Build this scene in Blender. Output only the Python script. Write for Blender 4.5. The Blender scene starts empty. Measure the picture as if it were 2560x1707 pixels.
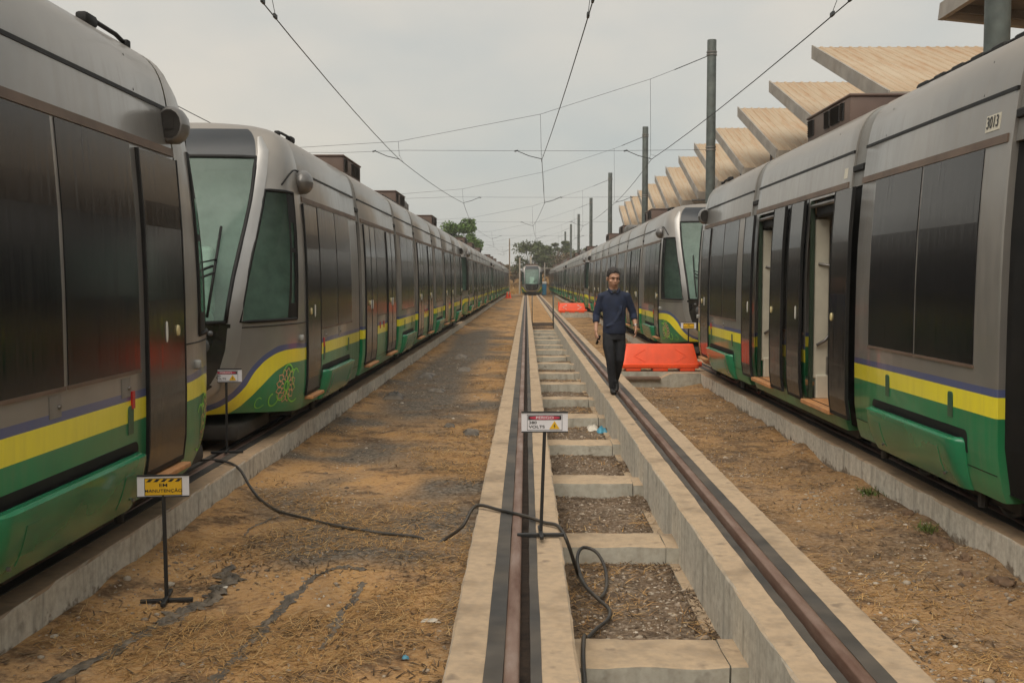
import bpy, bmesh, math, random
import numpy as np
from mathutils import Vector, Matrix, noise as mnoise

random.seed(7)
RNG = np.random.default_rng(7)
rad = math.radians
scene = bpy.context.scene
COL = scene.collection

# ------------------------------------------------------------------ camera
cam_d = bpy.data.cameras.new('camera')
cam = bpy.data.objects.new('camera', cam_d)
COL.objects.link(cam)
cam.location = (0, 0, 1.682)
cam.rotation_euler = (rad(90 - 3.357), 0, rad(0.881))
cam_d.sensor_width = 36
cam_d.lens = 36 * 2600 / 2560
cam_d.clip_start = 0.05
cam_d.clip_end = 3000
scene.camera = cam

# ------------------------------------------------------------------ light
SUN_EL, SUN_AZ = rad(58), rad(200)      # azimuth measured clockwise from +Y (behind the camera)
world = bpy.data.worlds.new('World')
scene.world = world
world.use_nodes = True
wn = world.node_tree
for n in list(wn.nodes):
    wn.nodes.remove(n)
w_out = wn.nodes.new('ShaderNodeOutputWorld')
w_bg = wn.nodes.new('ShaderNodeBackground')
w_sky = wn.nodes.new('ShaderNodeTexSky')
w_sky.sky_type = 'NISHITA'
w_sky.sun_disc = False
w_sky.sun_elevation = SUN_EL
w_sky.sun_rotation = SUN_AZ
w_sky.dust_density = 4.0
w_sky.air_density = 1.5
w_tc = wn.nodes.new('ShaderNodeTexCoord')
w_map = wn.nodes.new('ShaderNodeMapping')
w_map.inputs['Scale'].default_value = (1.0, 1.0, 2.2)
w_noise = wn.nodes.new('ShaderNodeTexNoise')
w_noise.inputs['Scale'].default_value = 2.3
w_noise.inputs['Detail'].default_value = 5
w_noise.inputs['Roughness'].default_value = 0.5
w_ramp = wn.nodes.new('ShaderNodeValToRGB')
w_ramp.color_ramp.elements[0].position = 0.36
w_ramp.color_ramp.elements[0].color = (3.05, 3.2, 3.12, 1)
w_ramp.color_ramp.elements[1].position = 0.62
w_ramp.color_ramp.elements[1].color = (4.3, 3.97, 3.46, 1)
w_mix = wn.nodes.new('ShaderNodeMix')
w_mix.data_type = 'RGBA'
w_mix.inputs[0].default_value = 0.90
wn.links.new(w_tc.outputs['Generated'], w_map.inputs[0])
wn.links.new(w_map.outputs[0], w_noise.inputs['Vector'])
wn.links.new(w_noise.outputs[0], w_ramp.inputs[0])
wn.links.new(w_sky.outputs[0], w_mix.inputs[6])
wn.links.new(w_ramp.outputs[0], w_mix.inputs[7])
wn.links.new(w_mix.outputs[2], w_bg.inputs[0])
w_bg.inputs[1].default_value = 0.10
wn.links.new(w_bg.outputs[0], w_out.inputs[0])

sun_d = bpy.data.lights.new('sun', 'SUN')
sun_d.energy = 1.5
sun_d.angle = rad(65)
sun_d.color = (1.0, 0.93, 0.82)
sun = bpy.data.objects.new('sun', sun_d)
COL.objects.link(sun)
_dir = Vector((math.sin(SUN_AZ) * math.cos(SUN_EL), math.cos(SUN_AZ) * math.cos(SUN_EL), math.sin(SUN_EL)))
sun.rotation_euler = (-_dir).to_track_quat('-Z', 'Y').to_euler()
sun.location = (0, -10, 30)

scene.view_settings.view_transform = 'Standard'
scene.view_settings.look = 'None'
scene.view_settings.exposure = 0.75
scene.view_settings.gamma = 1.0
scene.view_settings.use_curve_mapping = False
scene.cycles.use_denoising = True
scene.cycles.max_bounces = 5
scene.cycles.diffuse_bounces = 3
scene.cycles.glossy_bounces = 3
scene.cycles.transparent_max_bounces = 12
scene.cycles.sample_clamp_indirect = 4.0
scene.cycles.use_adaptive_sampling = True
scene.cycles.adaptive_threshold = 0.025

# ------------------------------------------------------------------ helpers
def link(o):
    COL.objects.link(o)
    return o

def setp(o, label=None, cat=None, group=None, kind=None):
    if label: o['label'] = label
    if cat: o['category'] = cat
    if group: o['group'] = group
    if kind: o['kind'] = kind
    return o

def make_mesh(name, V, F, mats, uv=None, smooth=None, mi=None):
    me = bpy.data.meshes.new(name)
    me.from_pydata([tuple(map(float, v)) for v in V], [], [tuple(f) for f in F])
    if not isinstance(mats, (list, tuple)):
        mats = [mats]
    for m in mats:
        me.materials.append(m)
    if mi is not None:
        me.polygons.foreach_set('material_index', list(mi))
    if uv is not None:
        lay = me.uv_layers.new(name='UVMap')
        idx = np.empty(len(me.loops), dtype=np.int32)
        me.loops.foreach_get('vertex_index', idx)
        lay.data.foreach_set('uv', np.asarray(uv, dtype=np.float32)[idx].ravel())
    if smooth:
        me.polygons.foreach_set('use_smooth', [True] * len(me.polygons))
        if smooth is not True:
            me.set_sharp_from_angle(angle=rad(smooth))
    me.update()
    return me

def add(name, me, parent=None, loc=(0, 0, 0), rot=(0, 0, 0)):
    o = bpy.data.objects.new(name, me)
    o.location = loc
    o.rotation_euler = rot
    if parent is not None:
        o.parent = parent
    return link(o)

def empty(name, loc=(0, 0, 0), rz=0):
    o = bpy.data.objects.new(name, None)
    o.location = loc
    o.rotation_euler = (0, 0, rz)
    o.empty_display_size = 0.2
    return link(o)

class MB:
    def __init__(self):
        self.V = []; self.F = []; self.M = []; self.UV = []
    def raw(self, V, F, m=0, uv=None):
        b = len(self.V)
        self.V += [tuple(v) for v in V]
        self.UV += [tuple(q) for q in uv] if uv is not None else [(0, v[2]) for v in V]
        self.F += [tuple(b + i for i in f) for f in F]
        self.M += [m] * len(F)
        return self
    def box(self, x0, x1, y0, y1, z0, z1, m=0):
        V = [(x0,y0,z0),(x1,y0,z0),(x1,y1,z0),(x0,y1,z0),(x0,y0,z1),(x1,y0,z1),(x1,y1,z1),(x0,y1,z1)]
        F = [(0,3,2,1),(4,5,6,7),(0,1,5,4),(1,2,6,5),(2,3,7,6),(3,0,4,7)]
        return self.raw(V, F, m)
    def bbox(self, x0, x1, y0, y1, z0, z1, r=0.01, seg=2, m=0):
        bm = bmesh.new()
        bmesh.ops.create_cube(bm, size=1)
        for v in bm.verts:
            v.co = Vector(((x0+x1)/2 + v.co.x*(x1-x0), (y0+y1)/2 + v.co.y*(y1-y0), (z0+z1)/2 + v.co.z*(z1-z0)))
        bmesh.ops.bevel(bm, geom=bm.edges[:], offset=r, segments=seg, profile=0.5, affect='EDGES')
        bm.verts.index_update()
        self.raw([tuple(v.co) for v in bm.verts], [tuple(v.index for v in f.verts) for f in bm.faces], m)
        bm.free()
        return self
    def tube(self, pts, r, n=8, m=0, cap=True, flat=1.0, upv=None):
        pts = [Vector(p) for p in pts]
        rs = r if isinstance(r, (list, tuple)) else [r] * len(pts)
        V = []; F = []
        prev = None
        for i, p in enumerate(pts):
            t = (pts[min(i+1, len(pts)-1)] - pts[max(i-1, 0)])
            if t.length < 1e-9: t = Vector((0, 0, 1))
            t.normalize()
            if prev is None:
                a = upv and Vector(upv) or (Vector((0, 0, 1)) if abs(t.z) < 0.9 else Vector((1, 0, 0)))
                s = t.cross(a).normalized()
            else:
                s = (prev - t * prev.dot(t)).normalized()
            prev = s
            q = t.cross(s)
            for k in range(n):
                c = 2*math.pi*k/n
                V.append(tuple(p + s*math.cos(c)*rs[i] + q*math.sin(c)*rs[i]*flat))
        for i in range(len(pts)-1):
            for k in range(n):
                k2 = (k+1) % n
                F.append((i*n+k, i*n+k2, (i+1)*n+k2, (i+1)*n+k))
        if cap:
            F.append(tuple(range(n-1, -1, -1)))
            F.append(tuple((len(pts)-1)*n+k for k in range(n)))
        return self.raw(V, F, m)
    def ellip(self, c, r, nu=12, nv=8, m=0, rot=None):
        V = []; F = []
        for j in range(nv+1):
            ph = math.pi*j/nv
            for i in range(nu):
                th = 2*math.pi*i/nu
                p = Vector((r[0]*math.sin(ph)*math.cos(th), r[1]*math.sin(ph)*math.sin(th), r[2]*math.cos(ph)))
                if rot is not None: p = rot @ p
                V.append(tuple(p + Vector(c)))
        for j in range(nv):
            for i in range(nu):
                i2 = (i+1) % nu
                F.append((j*nu+i, (j+1)*nu+i, (j+1)*nu+i2, j*nu+i2))
        return self.raw(V, F, m)
    def grid(self, P, m=0, uv=None, flip=False, skip=None):
        """P: rows x cols of points"""
        R, C = len(P), len(P[0])
        V = [p for row in P for p in row]
        U = [q for row in uv for q in row] if uv is not None else None
        F = []
        for i in range(R-1):
            for j in range(C-1):
                if skip and skip(i, j): continue
                f = (i*C+j, i*C+j+1, (i+1)*C+j+1, (i+1)*C+j)
                F.append(f[::-1] if flip else f)
        return self.raw(V, F, m, U)
    def mesh(self, name, mats, smooth=None, uv=False):
        return make_mesh(name, self.V, self.F, mats, self.UV if uv else None, smooth, self.M)

def text_mesh(name, s, size, mat, sx=1.0, extrude=0.0008, align='CENTER'):
    cu = bpy.data.curves.new(name, 'FONT')
    cu.body = s
    cu.size = size
    cu.align_x = align
    cu.align_y = 'CENTER'
    cu.extrude = extrude
    cu.offset = size * 0.008
    cu.resolution_u = 3
    ob = bpy.data.objects.new('tmp_text', cu)
    COL.objects.link(ob)
    dg = bpy.context.evaluated_depsgraph_get()
    me = bpy.data.meshes.new_from_object(ob.evaluated_get(dg))
    bpy.data.objects.remove(ob)
    bpy.data.curves.remove(cu)
    me.name = name
    for v in me.vertices:
        v.co.x *= sx
    me.materials.clear()
    me.materials.append(mat)
    return me

def lerp_tab(tab):
    xs = np.array([t[0] for t in tab]); ys = np.array([t[1] for t in tab])
    return lambda v: float(np.interp(v, xs, ys))

def smooth_tab(tab, it=3):
    """interpolation table softened for body curves"""
    xs = np.linspace(tab[0][0], tab[-1][0], 160)
    ys = np.interp(xs, [t[0] for t in tab], [t[1] for t in tab])
    for _ in range(it):
        y2 = ys.copy()
        y2[1:-1] = (ys[:-2] + 2*ys[1:-1] + ys[2:]) / 4
        ys = y2
    return lambda v: float(np.interp(v, xs, ys))

def ang_noise(x, y, s=1.0, oct=4):
    return mnoise.fractal(Vector((x*s, y*s, 3.7)), 1.0, 2.0, oct)

# ------------------------------------------------------------------ materials
class Mat:
    def __init__(self, name, base=(0.5, 0.5, 0.5), rough=0.6, metal=0.0, spec=0.5, coat=0.0):
        self.m = bpy.data.materials.new(name)
        self.m.use_nodes = True
        self.nt = self.m.node_tree
        self.b = self.nt.nodes['Principled BSDF']
        self.out = self.nt.nodes['Material Output']
        self.b.inputs['Base Color'].default_value = (*base, 1)
        self.b.inputs['Roughness'].default_value = rough
        self.b.inputs['Metallic'].default_value = metal
        self.b.inputs['Specular IOR Level'].default_value = spec
        self.b.inputs['Coat Weight'].default_value = coat
        self.b.inputs['Coat Roughness'].default_value = 0.08
    def n(self, t, **kw):
        nd = self.nt.nodes.new(t)
        for k, v in kw.items():
            setattr(nd, k, v)
        return nd
    def l(self, a, b):
        self.nt.links.new(a, b)
    def coord(self, kind='Object', scale=(1, 1, 1)):
        tc = self.n('ShaderNodeTexCoord')
        mp = self.n('ShaderNodeMapping')
        mp.inputs['Scale'].default_value = scale
        self.l(tc.outputs[kind], mp.inputs[0])
        return mp.outputs[0]
    def noise(self, scale=5, detail=4, rough=0.55, vec=None, kind='Object', stretch=(1, 1, 1)):
        nz = self.n('ShaderNodeTexNoise')
        nz.inputs['Scale'].default_value = scale
        nz.inputs['Detail'].default_value = detail
        nz.inputs['Roughness'].default_value = rough
        self.l(vec if vec is not None else self.coord(kind, stretch), nz.inputs['Vector'])
        return nz.outputs[0]
    def ramp(self, fac, stops):
        r = self.n('ShaderNodeValToRGB')
        el = r.color_ramp.elements
        el[0].position, el[0].color = stops[0][0], (*stops[0][1], 1)
        el[1].position, el[1].color = stops[-1][0], (*stops[-1][1], 1)
        for p, c in stops[1:-1]:
            e = el.new(p); e.color = (*c, 1)
        self.l(fac, r.inputs[0])
        return r.outputs[0]
    def mr(self, fac, a, b, c=0.0, d=1.0):
        r = self.n('ShaderNodeMapRange')
        r.inputs[1].default_value = a; r.inputs[2].default_value = b
        r.inputs[3].default_value = c; r.inputs[4].default_value = d
        self.l(fac, r.inputs[0])
        return r.outputs[0]
    def math(self, op, a, b=None):
        r = self.n('ShaderNodeMath', operation=op)
        for i, q in enumerate((a, b)):
            if q is None: continue
            if isinstance(q, (int, float)): r.inputs[i].default_value = q
            else: self.l(q, r.inputs[i])
        return r.outputs[0]
    def mix(self, fac, a, b, blend='MIX'):
        r = self.n('ShaderNodeMix', data_type='RGBA', blend_type=blend)
        for i, q in ((0, fac), (6, a), (7, b)):
            if isinstance(q, (int, float)): r.inputs[i].default_value = q
            elif isinstance(q, tuple): r.inputs[i].default_value = (*q, 1)
            else: self.l(q, r.inputs[i])
        return r.outputs[2]
    def base(self, s):
        self.l(s, self.b.inputs['Base Color']); return self
    def rough(self, s):
        self.l(s, self.b.inputs['Roughness']); return self
    def bump(self, h, strength=0.3, dist=0.01):
        bp = self.n('ShaderNodeBump')
        bp.inputs['Strength'].default_value = strength
        bp.inputs['Distance'].default_value = dist
        self.l(h, bp.inputs['Height'])
        self.l(bp.outputs[0], self.b.inputs['Normal'])
        return self

DUST = (0.30, 0.235, 0.165)

def simple(name, base, rough=0.6, metal=0.0, spec=0.5, var=0.25, scale=6.0, dust=0.0, bump=0.0, coat=0.0):
    M = Mat(name, base, rough, metal, spec, coat)
    nz = M.noise(scale, 3)
    d = tuple(c * (1 - var) for c in base); l = tuple(min(1, c * (1 + var)) for c in base)
    c = M.ramp(nz, [(0.3, d), (0.7, l)])
    if dust:
        nz2 = M.noise(scale * 0.4, 3, 0.65)
        c = M.mix(M.mr(nz2, 0.35, 0.75, 0, dust), c, DUST)
    M.base(c)
    if bump:
        M.bump(M.noise(scale * 8, 2), bump, 0.004)
    return M.m

def float_curve(M, src, pts, lo, hi):
    """value = table(src); src range lo..hi, table values in 0..1.2"""
    fc = M.n('ShaderNodeFloatCurve')
    t = M.mr(src, lo, hi)
    M.l(t, fc.inputs['Value'])
    cv = fc.mapping.curves[0]
    P = [((p - lo) / (hi - lo), v / 1.5) for p, v in pts]
    cv.points[0].location = P[0]
    cv.points[1].location = P[-1]
    for p in P[1:-1]:
        cv.points.new(*p)
    for p in cv.points: p.handle_type = 'AUTO_CLAMPED'
    fc.mapping.update()
    return M.math('MULTIPLY', fc.outputs[0], 1.5)

GREY = (0.315, 0.30, 0.278)
GREEN = (0.005, 0.225, 0.082)
YELLOW = (0.93, 0.81, 0.040)
BLUE = (0.085, 0.11, 0.24)

def livery(name, curved):
    M = Mat(name, GREY, 0.33, 0.0, 0.5, 0.35)
    uv = M.n('ShaderNodeUVMap'); uv.uv_map = 'UVMap'
    sp = M.n('ShaderNodeSeparateXYZ')
    M.l(uv.outputs[0], sp.inputs[0])
    u, z = sp.outputs[0], sp.outputs[1]
    if curved:
        yb = float_curve(M, u, [(-.5,.79),(.1,.795),(.55,.80),(.87,.75),(1.1,.64),(1.26,.515),(1.37,.395),(1.46,.30),(1.54,.22),(1.8,.05),(2.2,0.0)], -.5, 2.2)
        yt = float_curve(M, u, [(-.5,.928),(.1,.93),(.5,.945),(.75,.943),(1.03,.89),(1.23,.78),(1.38,.605),(1.52,.455),(1.67,.35),(1.8,.24),(2.2,.0)], -.5, 2.2)
        bt = float_curve(M, u, [(-.5,.98),(.1,.983),(.5,1.005),(.75,1.005),(1.03,.955),(1.25,.845),(1.41,.675),(1.55,.525),(1.70,.415),(1.84,.29),(2.2,.0)], -.5, 2.2)
        below_y = M.math('LESS_THAN', z, yb)
        below_t = M.math('LESS_THAN', z, yt)
        below_b = M.math('LESS_THAN', z, bt)
    else:
        below_y = M.math('LESS_THAN', z, 0.79)
        below_t = M.math('LESS_THAN', z, 0.928)
        below_b = M.math('LESS_THAN', z, 0.98)
    nz = M.noise(1.3, 3, 0.6)
    grey = M.ramp(nz, [(0.3, tuple(c*.86 for c in GREY)), (0.7, tuple(c*1.14 for c in GREY))])
    c = M.mix(below_b, grey, BLUE)
    c = M.mix(below_t, c, YELLOW)
    green = M.ramp(nz, [(0.3, tuple(c_*.8 for c_ in GREEN)), (0.75, tuple(c_*1.25 for c_ in GREEN))])
    c = M.mix(below_y, c, green)
    # settled dust: thicker on upward faces and near the ground, with run-down streaks
    geo = M.n('ShaderNodeNewGeometry')
    gs = M.n('ShaderNodeSeparateXYZ')
    M.l(geo.outputs['Normal'], gs.inputs[0])
    upw = M.mr(gs.outputs[2], 0.15, 0.85, 0.0, 0.75)
    streak = M.noise(3.0, 3, 0.65, stretch=(1, 6.0, 0.55))
    st = M.mr(streak, 0.42, 0.8, 0.02, 0.20)
    low = M.mr(z, 0.6, 0.25, 0.0, 0.10)
    fac = M.math('MAXIMUM', M.math('ADD', M.math('MULTIPLY', upw, M.mr(nz, .3, .7, .55, 1.0)), 0.0), M.math('ADD', st, low))
    info = M.n('ShaderNodeObjectInfo')
    fac = M.math('MULTIPLY', fac, M.mr(info.outputs['Random'], 0, 1, 0.75, 1.25))
    fac = M.math('MINIMUM', fac, 0.85)
    c = M.mix(fac, c, M.mix(M.mr(gs.outputs[2], 0.2, 0.8), DUST, (0.185, 0.15, 0.115)))
    M.base(c)
    met = M.math('MULTIPLY', M.math('SUBTRACT', 1.0, below_b), M.mr(fac, 0.0, 0.7, 0.45, 0.0))
    M.l(met, M.b.inputs['Metallic'])
    M.rough(M.mr(fac, 0, 0.6, 0.28, 0.75))
    M.bump(M.noise(2.2, 1, 0.4), 0.04, 0.02)
    return M.m

M_LIV = livery('tram_paint', False)
M_LIVC = livery('tram_cab_paint', True)

def glass_dark(name, tint=(0.007, 0.0075, 0.009), dust=0.03, r0=0.12, r1=0.36):
    M = Mat(name, tint, 0.1, 0, 0.5)
    st = M.noise(2.6, 4, 0.7, stretch=(1, 9.0, 0.35))
    big = M.noise(0.9, 2, 0.5)
    f = M.math('MULTIPLY', M.mr(st, 0.3, 0.8, 0.1, 1.0), M.mr(big, 0.3, 0.7, 0.45, 1.0))
    M.base(M.mix(M.math('MULTIPLY', f, dust), tint, (0.24, 0.20, 0.16)))
    M.rough(M.mr(f, 0.1, 0.9, r0, r1))
    M.bump(M.noise(1.6, 1, 0.3, stretch=(1, 1.5, 1)), 0.03, 0.03)
    return M.m

M_GLASS = glass_dark('tinted_window_glass')
M_DOOR = glass_dark('door_glass', (0.012, 0.011, 0.010), 0.10, 0.08, 0.30)

def cab_glass(name, film, tint, lo, hi):
    M = Mat(name, film, 0.07, 0, 0.5)
    tr = M.n('ShaderNodeBsdfTransparent')
    tr.inputs[0].default_value = (*tint, 1)
    mx = M.n('ShaderNodeMixShader')
    nz = M.noise(1.4, 5, 0.6)
    M.l(M.mr(nz, 0.3, 0.7, lo, hi), mx.inputs[0])
    M.l(tr.outputs[0], mx.inputs[1]); M.l(M.b.outputs[0], mx.inputs[2])
    M.l(mx.outputs[0], M.out.inputs[0])
    return M.m

M_CABGLASS = cab_glass('windscreen_green_glass', (0.34, 0.46, 0.40), (0.62, 0.80, 0.72), .24, .38)
M_SIDEGLASS = cab_glass('cab_side_glass', (0.10, 0.13, 0.115), (0.46, 0.58, 0.52), .14, .26)

M_BLACK = simple('black_rubber', (0.008, 0.008, 0.008), 0.6, var=0.3, dust=0.03, spec=0.3)
M_BLACKGLOSS = simple('black_gloss_plastic', (0.010, 0.010, 0.011), 0.18, var=0.2, dust=0.12)
M_DARK = simple('dark_underframe', (0.014, 0.012, 0.010), 0.8, var=0.4, dust=0.15)
M_STEEL = simple('dull_steel', (0.22, 0.21, 0.20), 0.4, 0.8, dust=0.2)
M_SILVER = simple('silver_frame_paint', (0.40, 0.39, 0.375), 0.34, 0.6, dust=0.12, var=0.12, coat=0.3, scale=2)
M_CANT = simple('brown_rain_strip', (0.13, 0.085, 0.06), 0.6, dust=0.35, scale=3)
M_GREENP = simple('green_skirt_paint', (0.004, 0.20, 0.085), 0.26, dust=0.08, var=0.2, scale=2, coat=0.35)
M_GREENDK = simple('dark_green_plastic', (0.02, 0.10, 0.05), 0.4, dust=0.15)
M_JAMB = simple('dark_green_jamb', (0.022, 0.04, 0.02), 0.6)
M_MAROON = simple('maroon_roof_unit_paint', (0.085, 0.050, 0.042), 0.65, dust=0.4, scale=2)
M_LOUVRE = simple('louvre_dark', (0.02, 0.018, 0.018), 0.6, dust=0.15)
M_STEP = simple('orange_step', (0.55, 0.25, 0.09), 0.7, dust=0.3)
M_WHITE = simple('white_plastic', (0.72, 0.70, 0.64), 0.45, var=0.08, dust=0.08)
M_CREAM = simple('cream_interior_panel', (0.62, 0.58, 0.47), 0.5, var=0.08, dust=0.1)
M_BUTTON = simple('button_yellow', (0.62, 0.52, 0.26), 0.4, var=0.1)
M_RED = simple('red_lamp', (0.45, 0.02, 0.02), 0.3, var=0.1)
M_DKPANEL = simple('dark_blue_grey_panel', (0.016, 0.021, 0.027), 0.35, var=0.15, dust=0.05, scale=2)
M_SEAT = simple('seat_plastic_wrap', (0.62, 0.67, 0.62), 0.35, var=0.25, scale=9)
M_BLUESEAT = simple('blue_seat', (0.02, 0.035, 0.10), 0.6)
M_PINK = simple('emblem_pink', (0.78, 0.42, 0.24), 0.5, var=0.08)
M_LEAFG = simple('emblem_green', (0.26, 0.66, 0.09), 0.5, var=0.08)
M_LENS = simple('lamp_lens', (0.09, 0.092, 0.092), 0.1, var=0.15, scale=20)
M_CABWALL = simple('cab_wall_grey', (0.33, 0.35, 0.33), 0.6)
M_LENSW = simple('side_lamp_grey', (0.33, 0.33, 0.31), 0.35)
M_POD = simple('camera_pod_grey', (0.20, 0.195, 0.19), 0.35, 0.3, dust=0.12)
M_ORANGE = simple('orange_barrier_plastic', (0.86, 0.078, 0.012), 0.5, var=0.10, dust=0.06, scale=5)
M_ORANGEDK = simple('orange_barrier_groove', (0.66, 0.062, 0.014), 0.5, var=0.1)
M_SIGNW = simple('sign_white', (0.74, 0.73, 0.76), 0.5, var=0.04, dust=0.05)
M_SIGNY = simple('sign_yellow', (0.78, 0.46, 0.02), 0.5, var=0.05)
M_SIGNR = simple('sign_red', (0.50, 0.05, 0.09), 0.5, var=0.05)
M_SIGNK = simple('sign_black', (0.02, 0.02, 0.02), 0.5, var=0.1)
M_CABLE = simple('cable_sheath', (0.022, 0.021, 0.020), 0.5, dust=0.2)
M_WIRE = simple('overhead_wire', (0.035, 0.040, 0.043), 0.6)
M_GALV = simple('galvanised_pole', (0.075, 0.092, 0.086), 0.55, 0.15, var=0.3, scale=5, dust=0.1)
M_PLASTIC = simple('black_plastic_sheet', (0.040, 0.034, 0.028), 0.6, dust=0.75, scale=10, bump=0.3)

# ------------------------------------------------------------------ ground materials
def concrete_mat(name, dusty=(0.46, 0.34, 0.225), side=(0.68, 0.64, 0.55), splashed=False):
    M = Mat(name, side, 0.9, 0, 0.25)
    geo = M.n('ShaderNodeNewGeometry')
    gs = M.n('ShaderNodeSeparateXYZ')
    M.l(geo.outputs['Normal'], gs.inputs[0])
    up = M.mr(gs.outputs[2], 0.3, 0.8)
    n1 = M.noise(2.2, 4, 0.65)
    n2 = M.noise(18, 3, 0.6)
    streak = M.noise(3.2, 4, 0.7, stretch=(1.0, 3.2, 0.22))
    sidec = M.ramp(streak, [(0.30, tuple(c*.52 for c in side)), (0.46, tuple(c*.86 for c in side)), (0.62, side), (0.8, (0.45, 0.40, 0.33))])
    topc = M.ramp(n1, [(0.30, tuple(c*.62 for c in dusty)), (0.48, dusty), (0.75, tuple(min(1, c*1.1) for c in dusty))])
    c = M.mix(up, sidec, topc)
    c = M.mix(M.mr(n2, 0.40, 0.70, 0.0, 0.42), c, (0.26, 0.215, 0.165))
    if splashed:
        pos = M.n('ShaderNodeSeparateXYZ'); M.l(M.coord('Object'), pos.inputs[0])
        splash = M.math('ADD', M.mr(pos.outputs[2], -.28, -.08, .62, .0), M.math('MULTIPLY', M.math('SUBTRACT', M.noise(4.5, 5, .7), .5), 1.3))
        c = M.mix(M.math('MULTIPLY', M.mr(splash, 0.38, 0.5, 0, .75), M.math('SUBTRACT', 1.0, up)), c, (0.13, 0.085, 0.05))
    spots = M.noise(7.0, 3, 0.5)
    c = M.mix(M.mr(spots, 0.63, 0.74, 0.0, 0.55), c, (0.12, 0.095, 0.075))
    M.base(c)
    M.bump(M.noise(60, 3, 0.65), 0.35, 0.004)
    return M.m

M_CONC = concrete_mat('dusty_concrete')
M_CONCW = concrete_mat('dusty_wall_concrete', (0.44, 0.30, 0.185), splashed=True)
M_CONC2 = concrete_mat('cross_beam_concrete', (0.45, 0.335, 0.22), (0.50, 0.475, 0.40))

def rail_mat():
    M = Mat('rusty_rail', (0.25, 0.15, 0.11), 0.5, 0.35, 0.5)
    n1 = M.noise(6, 6, 0.65, stretch=(1, 0.25, 1))
    M.base(M.ramp(n1, [(0.3, (0.145, 0.075, 0.05)), (0.55, (0.25, 0.16, 0.12)), (0.8, (0.36, 0.27, 0.22))]))
    M.rough(M.mr(n1, 0.3, 0.8, 0.62, 0.4))
    M.bump(M.noise(50, 4), 0.15, 0.002)
    return M.m
M_RAIL = rail_mat()
M_RUBBER = simple('rubber_rail_strip', (0.042, 0.039, 0.036), 0.75, var=0.3, scale=4, dust=0.28, bump=0.15)
M_GROOVE = simple('groove_dirt', (0.035, 0.022, 0.014), 0.95, var=0.6, scale=14, bump=0.5)

def ground_mat():
    M = Mat('dry_ground', (0.3, 0.2, 0.12), 0.95, 0, 0.1)
    co = M.coord('Object')
    n1 = M.noise(0.55, 4, 0.62, co)
    n2 = M.noise(2.6, 5, 0.68, co)
    n3 = M.noise(24, 4, 0.7, co)
    n4 = M.noise(70, 2, 0.6, co)
    base = M.ramp(n1, [(0.34, (0.16, 0.092, 0.045)), (0.47, (0.41, 0.235, 0.108)), (0.60, (0.40, 0.25, 0.135)), (0.8, (0.28, 0.195, 0.125))])
    c = M.mix(M.mr(n2, 0.42, 0.60, 0, 0.75), base, (0.46, 0.265, 0.108))
    c = M.mix(M.mr(n2, 0.48, 0.36, 0, 0.85), c, (0.095, 0.060, 0.037))
    c = M.mix(M.mr(n3, 0.52, 0.74, 0, 0.7), c, (0.46, 0.34, 0.20))
    c = M.mix(M.mr(n3, 0.46, 0.28, 0, 0.75), c, (0.075, 0.05, 0.034))
    at = M.n('ShaderNodeAttribute'); at.attribute_name = 'zone'
    sp = M.n('ShaderNodeSeparateColor')
    M.l(at.outputs['Color'], sp.inputs[0])
    grav = M.ramp(n3, [(0.3, (0.045, 0.033, 0.026)), (0.5, (0.135, 0.10, 0.072)), (0.72, (0.31, 0.25, 0.19))])
    grav = M.mix(M.mr(n2, 0.5, 0.7, 0, 0.5), grav, (0.20, 0.135, 0.08))
    gf = M.math('MULTIPLY', sp.outputs[0], M.mr(n2, 0.25, 0.55, 0.55, 1.0))
    c = M.mix(gf, c, grav)
    ash = M.ramp(n3, [(0.3, (0.045, 0.038, 0.032)), (0.5, (0.135, 0.112, 0.088)), (0.75, (0.29, 0.245, 0.195))])
    af = M.math('MULTIPLY', sp.outputs[1], M.mr(n2, 0.25, 0.47, 0.1, 1.0))
    c = M.mix(af, c, ash)
    M.base(c)
    h = M.math('ADD', M.math('MULTIPLY', n3, 0.8), M.math('MULTIPLY', n4, 0.4))
    M.bump(h, 0.8, 0.02)
    return M.m
M_GROUND = ground_mat()

# ------------------------------------------------------------------ the ground
LXC, RXC = -3.70, 4.21           # track centre lines left and right
GA = 0.752                       # rail offset from the track centre
def cxs(y): return -0.0018 * y   # the middle track runs a hair to the left
CXC = 0.69
PIT_END = 43.0

def gz(x, y):
    z = -0.26 + 0.035 * ang_noise(x, y, 0.9, 4) + 0.012 * ang_noise(x + 9, y, 4.0, 3)
    if -2.75 < x < -0.2:
        z += 0.05 * max(0, 1 - abs(x + 2.66) / 0.35)      # soil banked on the wall
    if 1.6 < x < 3.3:
        z += 0.07 * max(0, 1 - abs(x - 3.15) / 0.4) * (0.6 + ang_noise(x, y, 1.3, 2))
    xc = x - cxs(y)
    if 0.0 < xc < 1.38:
        z = (-0.44 + 0.03 * ang_noise(x, y, 2.0, 3)) if y < PIT_END else -0.07 + 0.02 * ang_noise(x, y, 1, 2)
    if abs(x - LXC) < 0.70 or abs(x - RXC) < 0.70:
        z = -0.40 + 0.02 * ang_noise(x, y, 2, 2)
    return z

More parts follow.
